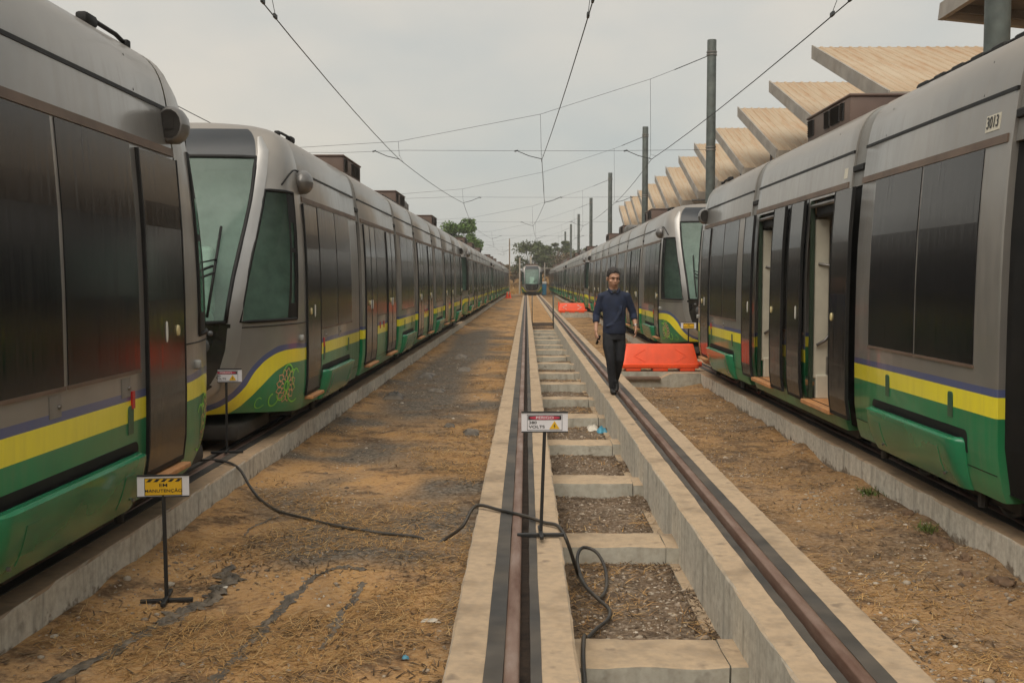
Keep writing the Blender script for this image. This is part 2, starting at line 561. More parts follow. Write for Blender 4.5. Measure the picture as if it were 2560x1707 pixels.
def build_ground():
    xs = sorted(set(
        [-600, -300, -150, -80, -40, -25, -15, -10, -7, -5.5, -4.85] + [-4.45, -4.40, -4.2, -3.7, -3.2, -3.0, -2.96] +
        list(np.round(np.arange(-2.80, -0.15, 0.055), 3)) + [-0.05, 0.02, 0.10] +
        list(np.round(np.arange(0.2, 1.22, 0.06), 3)) + [1.3, 1.36, 1.42, 1.5] +
        list(np.round(np.arange(1.60, 3.32, 0.055), 3)) + [3.4, 3.46, 3.52, 3.7, 4.2, 4.7, 4.9, 4.96, 5.2, 5.6, 6.5, 8, 10, 14, 20, 30, 50, 90, 160, 300, 600]))
    ys = [-60, -30, -12, -4, 0, 2, 3] + list(np.arange(3.4, 16, 0.07)) + list(np.arange(16, 46, 0.22)) + \
         list(np.arange(46, 160, 1.2)) + [165, 180, 200, 240, 300, 400, 600, 900]
    V = []; Z = []
    for y in ys:
        for x in xs:
            V.append((x, y, gz(x, y)))
            xc = x - cxs(y)
            g = 1.0 if (0.1 < xc < 1.3 and y < PIT_END) else 0.0
            if 1.6 < x < 3.3: g = max(g, 0.35 + 0.5 * ang_noise(x, y, 0.8, 3))
            a = 0.0
            if -2.8 < x < -0.1:
                cxm = -1.35 + 0.1 * math.sin(y * .5)
                a = max(0, 1.15 - abs(x - cxm + 0.40) / 0.80) * max(0.0, min(1, (y - 13.0) / 3)) * max(0, min(1, (44 - y) / 8)) * 1.6
                a = max(a, 1.7 * max(0, ang_noise(x + 4, y, 0.75, 3) + 0.02))
                a = max(a, .8 * max(0, 1 - abs(x + .42) / .16) * (.5 + ang_noise(x, y, 1.5, 2)))
            Z.append((max(0, min(1, g)), max(0, min(1, a)), 0, 1))
    nx = len(xs)
    F = []
    for j in range(len(ys) - 1):
        for i in range(nx - 1):
            F.append((j*nx+i, j*nx+i+1, (j+1)*nx+i+1, (j+1)*nx+i))
    me = make_mesh('ground', V, F, M_GROUND, smooth=True)
    at = me.attributes.new('zone', 'FLOAT_COLOR', 'POINT')
    at.data.foreach_set('color', np.array(Z, dtype=np.float32).ravel())
    setp(add('ground', me), kind='structure')
build_ground()

# ------------------------------------------------------------------ track beams with rails
def y_stations(y0, y1):
    out = [y0]
    y = y0
    while y < y1:
        st = 0.12 if 3.5 < y < 16 else (0.5 if 0 < y < 40 else 2.0)
        y = min(y + st, y1)
        out.append(y)
    return out

def loft_y(prof, ys, shift, jit, seed, mat, smooth=None, caps=True):
    """sweep an (x,z) profile along y; jit(i,k)->(dx,dz)"""
    mb = MB()
    n = len(prof)
    P = []
    for i, y in enumerate(ys):
        row = []
        for k, (x, z) in enumerate(prof):
            dx, dz = jit(y, k, seed)
            row.append((x + shift(y) + dx, y, z + dz))
        P.append(row + [row[0]])
    mb.grid(P, flip=True)
    if caps:
        mb.raw(P[0][:-1], [tuple(range(n))])
        mb.raw(P[-1][:-1], [tuple(range(n))[::-1]])
    return mb.mesh('beam', mat, smooth)

def nj(y, k, seed, a=0.004):
    v = mnoise.noise(Vector((y * 2.7, k * 7.3, seed * 3.1)))
    w = mnoise.noise(Vector((y * 9.0, k * 5.1, seed * 1.7)))
    return (a * (v + 0.6 * w), a * 0.6 * w)

def track_rail(xr, inner, shift, y0, y1, seed, conc=None):
    """one rail on its concrete beam. inner=+1 when the flangeway is on the +x side of the rail"""
    ys = y_stations(y0, y1)
    s = inner
    pr = [(-.295, -.9), (-.295, -.022), (-.283, -.010), (-.108, -.010), (-.108, -.10), (.108, -.10), (.108, -.010), (.283, -.010), (.295, -.022), (.295, -.9)]
    pr = [(xr + s * x, z) for x, z in pr]
    if s < 0: pr = pr[::-1]
    me = loft_y(pr, ys, shift, lambda y, k, sd: nj(y, k, sd, 0.009), seed, conc or M_CONC)
    o = setp(add('concrete_track_beam', me), kind='structure')
    def strip(name, x0, x1, z0, z1, mat, a=0.0):
        q = [(x0, z0), (x0, z1), (x1, z1), (x1, z0)]
        q = [(xr + s * x, z) for x, z in q]
        if s < 0: q = q[::-1]
        add(name, loft_y(q, ys, shift, lambda y, k, sd: nj(y, k, sd, a), seed + x0, mat), o)
    strip('rubber_strip', -.121, -.0365, -.095, -.004, M_RUBBER, 0.003)
    strip('rubber_strip', .082, .131, -.095, -.006, M_RUBBER, 0.004)
    strip('groove_dirt', .030, .085, -.097, -.078, M_GROOVE, 0.008)
    q = [(-.034, -.09), (-.034, -.008), (-.028, -.002), (-.014, 0.0015), (.014, .002), (.028, -.002), (.034, -.008), (.034, -.09)]
    q = [(xr + s * x, z + .004) for x, z in q]
    if s < 0: q = q[::-1]
    add('rail', loft_y(q, [y0, y1], shift, lambda y, k, sd: (0, 0), seed, M_RAIL, 50), o)
    return o

def zero(y): return 0.0
beamC1 = track_rail(CXC - GA, +1, cxs, 2.2, 158, 1)
beamC2 = track_rail(CXC + GA, -1, cxs, 2.2, 158, 2)
track_rail(LXC + GA, -1, zero, 2.2, 158, 3, M_CONCW)
track_rail(LXC - GA, +1, zero, 2.2, 158, 4, M_CONCW)
track_rail(RXC - GA, +1, zero, 2.2, 158, 5, M_CONCW)
track_rail(RXC + GA, -1, zero, 2.2, 158, 6, M_CONCW)

# cross beams of the inspection pit: a long piece and a short closing piece each
def rough_box(x0, x1, y0, y1, z0, z1, seed, a=0.012):
    nx = max(2, int((x1 - x0) / 0.08)); ny = 5
    mb = MB()
    def P(x, y, z, k):
        v = Vector((x * 6 + seed * 4.7, y * 6, z * 6 + k))
        return (x + a * mnoise.noise(v), y + a * mnoise.noise(v + Vector((9, 0, 0))), z + a * mnoise.noise(v + Vector((0, 9, 0))))
    xs = np.linspace(x0, x1, nx); ysr = [y0, y0 + .012, (y0 + y1) / 2, y1 - .012, y1]
    rows = [[P(x, y0, z0, 0) for x in xs], [P(x, y0, z1 - .02, 0) for x in xs]]
    for y in ysr:
        rows.append([P(x, y, z1 - (0.006 if y in (y0, y1) else 0), 0) for x in xs])
    rows += [[P(x, y1, z1 - .02, 0) for x in xs], [P(x, y1, z0, 0) for x in xs]]
    mb.grid(rows)
    for j in (0, nx - 1):
        f = [r[j] for r in rows]
        mb.raw(f, [tuple(range(len(f)))] if j else [tuple(range(len(f)))[::-1]])
    return mb.mesh('cross_beam', M_CONC2)
for i in range(16):
    y = 5.26 + 2.43 * i
    sx = cxs(y)
    add('cross_beam', rough_box(.225 + sx, 1.045 + sx, y, y + .43, -.62, -.305 + .01 * math.sin(i * 3.3), i), beamC1)
    add('cross_beam_end', rough_box(1.052 + sx, 1.16 + sx, y + .004, y + .426, -.62, -.308 + .012 * math.sin(i * 2.1 + 1), i + 50), beamC1)
mb = MB(); mb.box(1.075, 1.16, 3, 43, -.6, -.432)
o = mb.mesh('ledge', M_CONC2)
o = add('pit_ledge', o, beamC2); o.rotation_euler = (0, 0, 0.0018)
mb = MB(); mb.box(.215, .285, 3, 43, -.6, -.432)
o = add('pit_ledge', mb.mesh('ledge', M_CONC2), beamC1); o.rotation_euler = (0, 0, 0.0018)

# ------------------------------------------------------------------ trams
HW = smooth_tab([(.24,1.125),(.33,1.16),(.55,1.192),(.9,1.2),(1.6,1.2),(2.1,1.187),(2.56,1.155),(2.9,1.115),(3.0,1.10),(3.1,1.075),(3.18,1.04),(3.25,.99),(3.31,.91),(3.355,.81),(3.39,.67),(3.41,.5),(3.42,.3)], 2)
ZT = 3.42
LN = smooth_tab([(.24,1.76),(.4,1.86),(.6,1.94),(1.0,1.97),(1.3,1.95),(1.8,1.66),(2.4,1.10),(2.63,.92),(2.98,.72),(3.1,.62),(3.2,.51),(3.28,.40),(3.35,.28),(3.40,.18),(3.42,.12)], 3)
QQ = 2.2
def PPz(z): return float(np.interp(z, (1.2, 2.63, 3.0), (1.9, 3.1, 3.3)))
def warp(p):
    x, u, z = p
    if z < .66 and u > 0:
        t = min(1, u / 1.65)
        z = z + (.66 - z) / .42 * .125 * t * t * (3 - 2 * t)
    return (x, u, z)
def U0f(L): return min(.10, .3 * L)
H = 13.8
LC, LS, LR, GAP = 3.9, 4.4, 3.3, 0.36
PROFZ = [.24,.27,.33,.42,.55,.7,.9,1.1,1.4,1.7,2.0,2.3,2.56,2.75,2.9,2.96,3.02,3.08,3.13,3.18,3.22,3.26,3.30,3.33,3.36,3.38,3.395,3.41,3.42]

def fix(mb, sy):
    if sy < 0:
        mb.V = [(x, -y, z) for x, y, z in mb.V]
        mb.F = [f[::-1] for f in mb.F]
    return mb

def shell(y0, y1, holes=(), side=+1, cap=True, inset=0.0, zr=None, mid=None):
    """straight length of tram body: sides, roof and belly; holes = [(y0,y1,z0,z1)] on the +x side"""
    mb = MB()
    zz = sorted(set(zr or PROFZ) | {h[2] for h in holes} | {h[3] for h in holes})
    yy = [y0, y0 + .03]
    yy += sorted({h[0] for h in holes} | {h[1] for h in holes}) + [y1 - .03, y1]
    yy = sorted(set(yy))
    def w(z, y):
        e = min(y - y0, y1 - y)
        return HW(z) - inset - (0.012 if e < 0.01 else 0)
    for s in (+1, -1):
        P = [[(s * w(z, y), y, z) for y in yy] for z in zz]
        def sk(i, j):
            if s < 0: return False
            ym, zm = (yy[j] + yy[j+1]) / 2, (zz[i] + zz[i+1]) / 2
            return any(h[0] < ym < h[1] and h[2] < zm < h[3] for h in holes)
        mb.grid(P, flip=(s < 0), skip=sk)
    zb = zz[0]
    mb.grid([[(-w(zz[-1], y), y, zz[-1]) for y in yy], [(0, y, zz[-1] + .006) for y in yy], [(w(zz[-1], y), y, zz[-1]) for y in yy]], flip=True)
    mb.grid([[(-w(zb, y), y, zb) for y in yy], [(w(zb, y), y, zb) for y in yy]])
    if cap:
        for y, fl in ((y0, False), (y1, True)):
            ring = [(w(z, y), y, z) for z in zz] + [(-w(z, y), y, z) for z in zz[::-1]]
            mb.raw(ring, [tuple(range(len(ring)))[::(-1 if not fl else 1)]])
    return mb

def panel(y0, y1, z0, z1, off, depth=0.02, ny=2, bulge=None, m=0, corner=0.0, mb=None, s=1):
    """sheet that follows the body side, proud by off, with returned edges"""
    mb = mb or MB()
    nz = max(2, int((z1 - z0) / 0.16) + 1)
    if corner: nz = 8
    zs = list(np.linspace(z0, z1, nz)) if not corner else list(np.linspace(z0, z1 - corner, 3)) + [z1 - corner * q for q in (.7, .4, .2, .07, 0)]; ys = list(np.linspace(y0, y1, ny))
    if bulge:
        zs = list(np.linspace(z0, z1 - .06, 7)) + [z1 - q for q in (.045, .03, .015, .006, 0)]; ys = [y0, y0 + .02, y0 + .06, y0 + .12] + list(np.linspace(y0 + .25, y1 - .25, 3)) + [y1 - .12, y1 - .06, y1 - .02, y1] if y1 - y0 > .6 else [y0, y1]
    P = []
    for z in zs:
        row = []
        for y in ys:
            b = bulge((y - y0), (y1 - y), (z - z0) / (z1 - z0)) if bulge else 0
            yy = y
            if corner:
                t = max(0, (z - (z1 - corner)) / corner)
                ins = corner * (1 - math.sqrt(max(0, 1 - t * t)))
                yy = min(max(y, y0 + ins), y1 - ins)
            row.append((s * (HW(z) + off + b), yy, z))
        P.append(row)
    fl = s < 0
    mb.grid(P, m, flip=fl)
    def ret(a, fl):
        b = [(x - s * depth, y, z) for x, y, z in a]
        mb.grid([a, b], m, flip=fl)
    ret(P[0], fl); ret(P[-1], not fl)
    ret([r[0] for r in P], not fl); ret([r[-1] for r in P], fl)
    return mb

class Part:
    def __init__(self, name, me, loc=(0, 0, 0), lod=0, label=None, rot=(0, 0, 0), kind=None):
        self.name, self.me, self.loc, self.lod, self.label, self.kids, self.rot, self.kind = name, me, loc, lod, label, [], rot, kind
    def sub(self, *a, **k):
        p = Part(*a, **k); self.kids.append(p); return p

def instance(parts, root, lod):
    for p in parts:
        if p.lod > 2 - lod: continue
        o = add(p.name, p.me, root, p.loc, p.rot)
        if p.label: o['label'] = p.label
        for c in p.kids:
            if c.lod <= 2 - lod: add(c.name, c.me, o, c.loc, c.rot)

# --- shared small meshes
def disc_x(r0, r1, t, n=14):
    mb = MB()
    mb.raw([(0, r0 * math.cos(2*math.pi*k/n), r1 * math.sin(2*math.pi*k/n)) for k in range(n)] +
           [(t, .85*r0 * math.cos(2*math.pi*k/n), .9*r1 * math.sin(2*math.pi*k/n)) for k in range(n)],
           [(k, (k+1) % n, n+(k+1) % n, n+k) for k in range(n)] + [tuple(range(n, 2*n))])
    return mb
ME_HANDLE = disc_x(.014, .075, .006).mesh('door_handle', M_WHITE)
ME_BUTTON = disc_x(.026, .04, .012).mesh('door_button', M_BUTTON, 40)
ME_BOLT = disc_x(.012, .012, .014).mesh('lock', M_STEEL, 40)

def door_leaf_mesh(w):
    mb = panel(-w/2, w/2, .40, 2.535, .020, .028, m=0)
    panel(-w/2 - .006, -w/2 + .014, .39, 2.54, .023, .03, m=1, mb=mb)
    panel(w/2 - .014, w/2 + .006, .39, 2.54, .023, .03, m=1, mb=mb)
    panel(-w/2, w/2, .385, .42, .023, .03, m=1, mb=mb)
    return mb.mesh('door', [M_DOOR, M_BLACK])
LEAF_W = 0.55
ME_LEAF = door_leaf_mesh(LEAF_W)
ME_CDOOR = door_leaf_mesh(0.74)
ME_STEP_S = MB().bbox(1.08, 1.255, -.5, .5, .335, .372, .008).mesh('door_step', M_STEP)
ME_STEP_C = MB().bbox(1.08, 1.255, -.34, .34, .335, .372, .008).mesh('door_step', M_STEP)
ME_MARK = panel(-.022, .022, .875, .985, .012, .016).mesh('marker_lamp', M_RED)
ME_LIFT = panel(-.042, .042, .715, .895, .006, .012, corner=.025).mesh('lifting_cover', M_GREENDK)

def hatch_mesh():
    mb = panel(-.07, .07, .955, 1.075, .0035, .006)
    return mb.mesh('hatch', simple('hatch_grey', (0.20, 0.19, 0.175), 0.4, dust=0.2))
ME_HATCH = hatch_mesh()

def cover_mesh(l):
    """bulging bogie cover with a rolled top edge"""
    def bl(a, b, t):
        e = min(a, b)
        k = min(1, e / .10)
        k = math.sin(k * math.pi / 2) ** 0.6 if k > 0 else 0
        zt = 0.045 + 0.05 * math.sin(min(1, t * 1.15) * math.pi * .5) - (0.035 if t > .96 else 0)
        return zt * k
    mb = panel(-l/2, l/2, .235, .595, .004, .03, bulge=bl, corner=.05)
    return mb.mesh('bogie_cover', M_GREENP, 60)
def slot_mesh(l):
    return panel(-l/2 - .03, l/2 + .03, .50, .655, .003, .006, corner=.05, m=0).mesh('cover_slot', M_BLACK)
def seam_mesh(l, y):
    return None
ME_COVER, ME_SLOT = cover_mesh(1.9), slot_mesh(1.9)
ME_FLAP = panel(-.075, .075, .30, .50, .004 + .003, .008, bulge=lambda a, b, t: 0.045 + 0.05 * math.sin(min(1, (.065 + t * .2) / .36 * 1.15) * math.pi * .5)).mesh('cover_flap', M_GREENP)

def strip_mesh(y0, y1, z0, z1, off, mat, both=True):
    mb = panel(y0, y1, z0, z1, off, .02)
    return mb.mesh('strip', mat)

def wheel_mesh():
    n = 20
    prof = [(.06, .30), (.06, .30), (-.07, .30), (-.07, .10)]
    mb = MB()
    rows = []
    for (x, r) in [(.062, .0), (.062, .19), (.05, .2), (.05, .27), (.07, .285), (.07, .31), (-.07, .31), (-.07, 0)]:
        rows.append([(x, r*math.cos(2*math.pi*k/n), .31 + r*math.sin(2*math.pi*k/n)) for k in range(n)] )
    rows = [r + [r[0]] for r in rows]
    mb.grid(rows, flip=True)
    return mb.mesh('wheel', M_STEEL, 40)
ME_WHEEL = wheel_mesh()
def bogie_mesh():
    mb = MB()
    for s in (-1, 1):
        mb.bbox(s*.86 - .06, s*.86 + .06, -1.05, 1.05, .20, .34, .02)
        for y in (-.8, .8): mb.bbox(s*.90 - .05, s*.90 + .05, y - .12, y + .12, .14, .38, .02)
        for k in range(9):
            y = -.55 + k * .13
            mb.tube([(s*1.08, y, .26), (s*1.08, y, .17 + .02 * (k % 3))], .012, 6)
        mb.tube([(s*1.06, -.98, .24), (s*1.06, -.98, .12)], .035, 8)
        mb.tube([(s*1.06, 1.0, .24), (s*1.06, 1.0, .12)], .035, 8)
    mb.box(-.8, .8, -.2, .2, .18, .34)
    return mb.mesh('bogie', M_DARK, 40)
ME_BOGIE = bogie_mesh()
def under_mesh(y0, y1):
    mb = MB(); mb.box(-1.02, 1.02, y0, y1, .16, .245)
    return mb.mesh('underframe', M_DARK)

def louvre_mesh(y0, y1, z0, z1):
    mb = MB()
    x = .742
    mb.box(x - .02, x + .004, y0, y1, z0, z1)
    n = 7
    for k in range(n):
        z = z0 + (k + .5) * (z1 - z0) / n
        mb.raw([(x + .004, y0, z - .01), (x + .004, y1, z - .01), (x + .02, y1, z + .012), (x + .02, y0, z + .012)], [(0, 1, 2, 3), (3, 2, 1, 0)])
    return mb.mesh('louvre', M_LOUVRE)
def roof_box_parts(y, flipy=1):
    mb = MB(); mb.bbox(-.735, .735, -.85, .85, 3.34, 3.67, .02, 2)
    mb.bbox(-.75, .75, -.87, .87, 3.665, 3.695, .01, 1)
    p = Part('roof_unit', mb.mesh('roof_unit', M_MAROON, 40), (0, y, 0))
    for (a, b) in ((-.78, -.55), (-.08, .12), (.18, .5), (.56, .66)):
        p.sub('louvre', louvre_mesh(min(a*flipy, b*flipy), max(a*flipy, b*flipy), 3.44, 3.63), lod=1)
    return p
def dark_unit_parts(y):
    mb = MB()
    mb.bbox(-.7, .7, -.55, .55, 3.36, 3.66, .09, 3)
    for k in (-.3, .05, .4):
        mb.bbox(.66, .73, k - .12, k + .12, 3.36, 3.58, .02, 1)
    p = Part('roof_converter', mb.mesh('roof_converter', simple('converter_grey', (0.10, 0.10, 0.098), 0.5, dust=0.3), 40), (0, y, 0))
    hose = MB().tube([(.3, .6, 3.5), (.3, .95, 3.62), (.35, 1.3, 3.55), (.4, 1.6, 3.34)], .025, 6).mesh('hose', M_STEEL, True)
    p.sub('hose', hose, lod=1)
    return p
def roof_rack_mesh(y0, y1):
    mb = MB()
    x = .80
    mb.tube([(x, y0, 3.365), (x, y1, 3.365)], .014, 6)
    k = y0 + .1
    while k < y1:
        mb.bbox(x - .05, x + .045, k, k + .20, 3.31, 3.375, .012, 1)
        k += .36
    return mb.mesh('roof_rack', M_BLACK, 40)

# --- sections ------------------------------------------------------
def common_strips(P, yc, l):
    h = l / 2
    P.append(Part('gutter_strip', strip_mesh(-h, h, 2.885, 2.912, .005, M_BLACK), (0, yc, 0)))
    P.append(Part('rain_strip', strip_mesh(-h + .03, h - .03, 2.562, 2.618, .010, M_CANT), (0, yc, 0)))
    P.append(Part('underframe', under_mesh(-h, h), (0, yc, 0)))
    for k in (-.33, .33):
        P.append(Part('roof_seam', cached('roofseam', lambda: panel(-.004, .004, 2.925, 3.40, .002, .004).mesh('roof_seam', M_BLACK)), (0, yc + k * l, 0), 1))
    P.append(Part('skirt_seam', cached(('skseam', round(l, 2)), lambda: panel(-h + .02, h - .02, .412, .418, .002, .004).mesh('skirt_seam', M_BLACK)), (0, yc, 0), 1))

CACHE = {}
def cached(key, fn):
    if key not in CACHE: CACHE[key] = fn()
    return CACHE[key]

def win_mesh(l):
    def fn():
        mb = panel(-l/2, l/2, 1.105, 2.555, .006, .012, m=0)
        panel(-l/2 - .012, l/2 + .012, 1.09, 1.112, .010, .016, m=1, mb=mb)
        return mb.mesh('window', [M_GLASS, M_CANT])
    return cached(('win', l), fn)

def R_section(yc, number=None):
    P = []
    l = LR - GAP
    P.append(Part('body_section', cached('Rshell', lambda: shell(-l/2, l/2).mesh('body_section', M_LIV, 40, True)), (0, yc, 0)))
    common_strips(P, yc, l)
    P.append(Part('window', win_mesh(1.06), (0, yc + .58, 0)))
    P.append(Part('window', win_mesh(1.06), (0, yc - .52, 0)))
    P.append(Part('cover_slot', ME_SLOT, (0, yc + .05, 0), 1))
    c = Part('bogie_cover', ME_COVER, (0, yc + .05, 0)); P.append(c)
    c.sub('cover_flap', ME_FLAP, (0, .62, 0), lod=2); c.sub('cover_flap', ME_FLAP, (0, -.62, 0), lod=2)
    for k in (-.6, .7): c.sub('lock', ME_BOLT, (HW(.3) + .075, k, .31), lod=2)
    P.append(Part('lifting_cover', ME_LIFT, (0, yc + .75, 0), 1)); P.append(Part('lifting_cover', ME_LIFT, (0, yc - .55, 0), 1))
    b = Part('bogie', ME_BOGIE, (0, yc, 0), 1); P.append(b)
    for y in (-.8, .8): b.sub('wheel', ME_WHEEL, (.72, y, 0), lod=1)
    P.append(Part('roof_rack', cached('rackR', lambda: roof_rack_mesh(-1.1, 1.1)), (0, yc, 0), 1))
    return P

def S_section(yc, unit='box', flip=1):
    P = []
    l = LS - GAP
    P.append(Part('body_section', cached('Sshell', lambda: shell(-l/2, l/2).mesh('body_section', M_LIV, 40, True)), (0, yc, 0)))
    common_strips(P, yc, l)
    P.append(Part('window', win_mesh(1.22), (0, yc, 0)))
    for s in (-1, 1):
        for k in (-1, 1):
            d = Part('door', ME_LEAF, (0, yc + s * 1.25 + k * .282, 0)); P.append(d)
            d.sub('door_handle', ME_HANDLE, (HW(1.3) + .021, -k * .19, 1.3), lod=2 if k > 0 else 1)
            if k < 0: d.sub('door_button', ME_BUTTON, (HW(1.33) + .021, .03, 1.33), lod=2)
        P.append(Part('door_step', ME_STEP_S, (0, yc + s * 1.25, 0), 1))
    for k in (-.25, .2): P.append(Part('marker_lamp', ME_MARK, (0, yc + k, 0), 2))
    P.append(roof_box_parts(yc - .15 * flip, flip) if unit == 'box' else dark_unit_parts(yc))
    if unit == 'both': P.append(roof_box_parts(yc - 1.2, flip))
    return P

def bellows_parts(yc):
    def mk():
        mb = MB()
        n = 9
        zz = [.3, .6, 1.0, 1.5, 2.0, 2.3, 2.56]
        for s in (1, -1):
            rows = []
            for z in zz:
                rows.append([(s * (HW(z) - .05 - (.03 if i % 2 else 0)), -GAP/2 - .01 + i * (GAP + .02) / (n - 1), z) for i in range(n)])
            mb.grid(rows, flip=(s < 0))
        mb.grid([[(-1.1, -GAP/2, .3), (-1.1, GAP/2, .3)], [(1.1, -GAP/2, .3), (1.1, GAP/2, .3)]])
        return mb.mesh('bellows', M_BLACK)
    def mk2():
        zr = [2.56] + [z for z in PROFZ if z > 2.56]
        mb = shell(-GAP/2 - .012, GAP/2 + .012, inset=.028, zr=zr, cap=False)
        return mb.mesh('bellows_cover', simple('bellows_cover_grey', (0.17, 0.17, 0.16), 0.5, dust=0.3, scale=3), 40)
    P = [Part('bellows', cached('bel', mk), (0, yc, 0)), Part('bellows_cover', cached('belc', mk2), (0, yc, 0))]
    P.append(Part('hinge_block', cached('hinge', lambda: MB().bbox(1.08, 1.135, -.16, .16, 2.70, 2.76, .01).mesh('hinge_block', M_BLACK)), (0, yc, 0), 1))
    return P

# --- the cab nose
def uf(z, f):
    """distance ahead of the door edge of the nose surface at height z, lateral fraction f"""
    L = LN(z)
    return U0f(L) + (L - U0f(L)) * max(0.0, 1 - min(1.0, abs(f)) ** QQ) ** (1 / PPz(z))
def wu(z, u):
    L = LN(z)
    s = max(0, min(1, (u - U0f(L)) / (L - U0f(L))))
    return HW(z) * max(0, 1 - s ** PPz(z)) ** (1 / QQ)
def nose_vz(v, z, off=0.0):
    """point on the nose for lateral v, pushed out by off"""
    def p(v, z):
        f = v / HW(z)
        return Vector(warp((v, uf(z, f), z)))
    c = p(v, z)
    e = .01
    a = p(v + e, z) - p(v - e, z); b = p(v, min(z + e, ZT - .001)) - p(v, z - e)
    n = a.cross(b)
    if n.y < 0: n = -n
    n.normalize()
    return c + n * off
def nose_uz(u, z, off=0.0):
    def p(u, z): return Vector(warp((wu(z, u), u, z)))
    c = p(u, z); e = .01
    n = (p(u + e, z) - p(u - e, z)).cross(p(u, z + e) - p(u, z - e))
    if n.x < 0: n = -n
    n.normalize()
    return c + n * off

NZ = [.24,.28,.34,.42,.52,.62,.74,.86,.98,1.1,1.2,1.27,1.45,1.7,1.95,2.2,2.45,2.63,2.75,2.87,2.98,3.05,3.12,3.18,3.24,3.28,3.32,3.35,3.38,3.40,3.42]
WS0, WS1 = NZ.index(1.27), NZ.index(2.98)
SW1 = NZ.index(2.63)
def FW(z): return float(np.interp(z, (1.27, 2.98), (.62, .735)))
def nose_row(z):
    """columns from the +x side round the nose to the centre, as (x, u)"""
    L = LN(z); ub = min(float(np.interp(z, (1.27, 2.63), (.40, .33))), U0f(L) + (L - U0f(L)) * .5)
    c = [(HW(z), 0.0), (wu(z, ub * .5), ub * .5), (wu(z, ub), ub)]
    fsd = float(np.interp(z, (1.27, 2.63, 3.0), (.71, .81, .83)))
    f0 = c[-1][0] / HW(z)
    for f in list(np.linspace(f0, fsd, 6))[1:] + [(fsd + FW(z)) / 2, FW(z), .56, .46, .34, .2, .07]:
        c.append((HW(z) * f, uf(z, f)))
    return c
NCOL = len(nose_row(1.0))
J_SIDE0, J_SIDE1, J_WS = 2, 7, 9
def nose_shell():
    mb = MB()
    full = [nose_row(z) for z in NZ]
    P = []; UVs = []
    for z, r in zip(NZ, full):
        pts = [warp((x, u, z)) for x, u in r] + [warp((-x, u, z)) for x, u in r[::-1]]
        P.append(pts)
        UVs.append([(u, z) for x, u, z in pts])
    NC = len(P[0])
    def sk(i, j):
        if WS0 <= i < WS1 and J_WS <= j < NC - 1 - J_WS: return True
        if WS0 <= i < SW1 and (J_SIDE0 <= j < J_SIDE1 or J_SIDE0 <= NC - 2 - j < J_SIDE1): return True
        return False
    mb.grid(P, uv=UVs, flip=False, skip=sk)
    top = P[-1]; mb.raw(top + [(0, 0, ZT + .006)], [(k, k + 1, NC) for k in range(NC - 1)], uv=[(0, ZT)] * (NC + 1))
    bot = P[0]; mb.raw(bot, [tuple(range(NC))[::-1]], uv=[(0, .24)] * NC)
    return mb

def fringe(mb, pts, r):
    mb.tube(pts, r, 6)

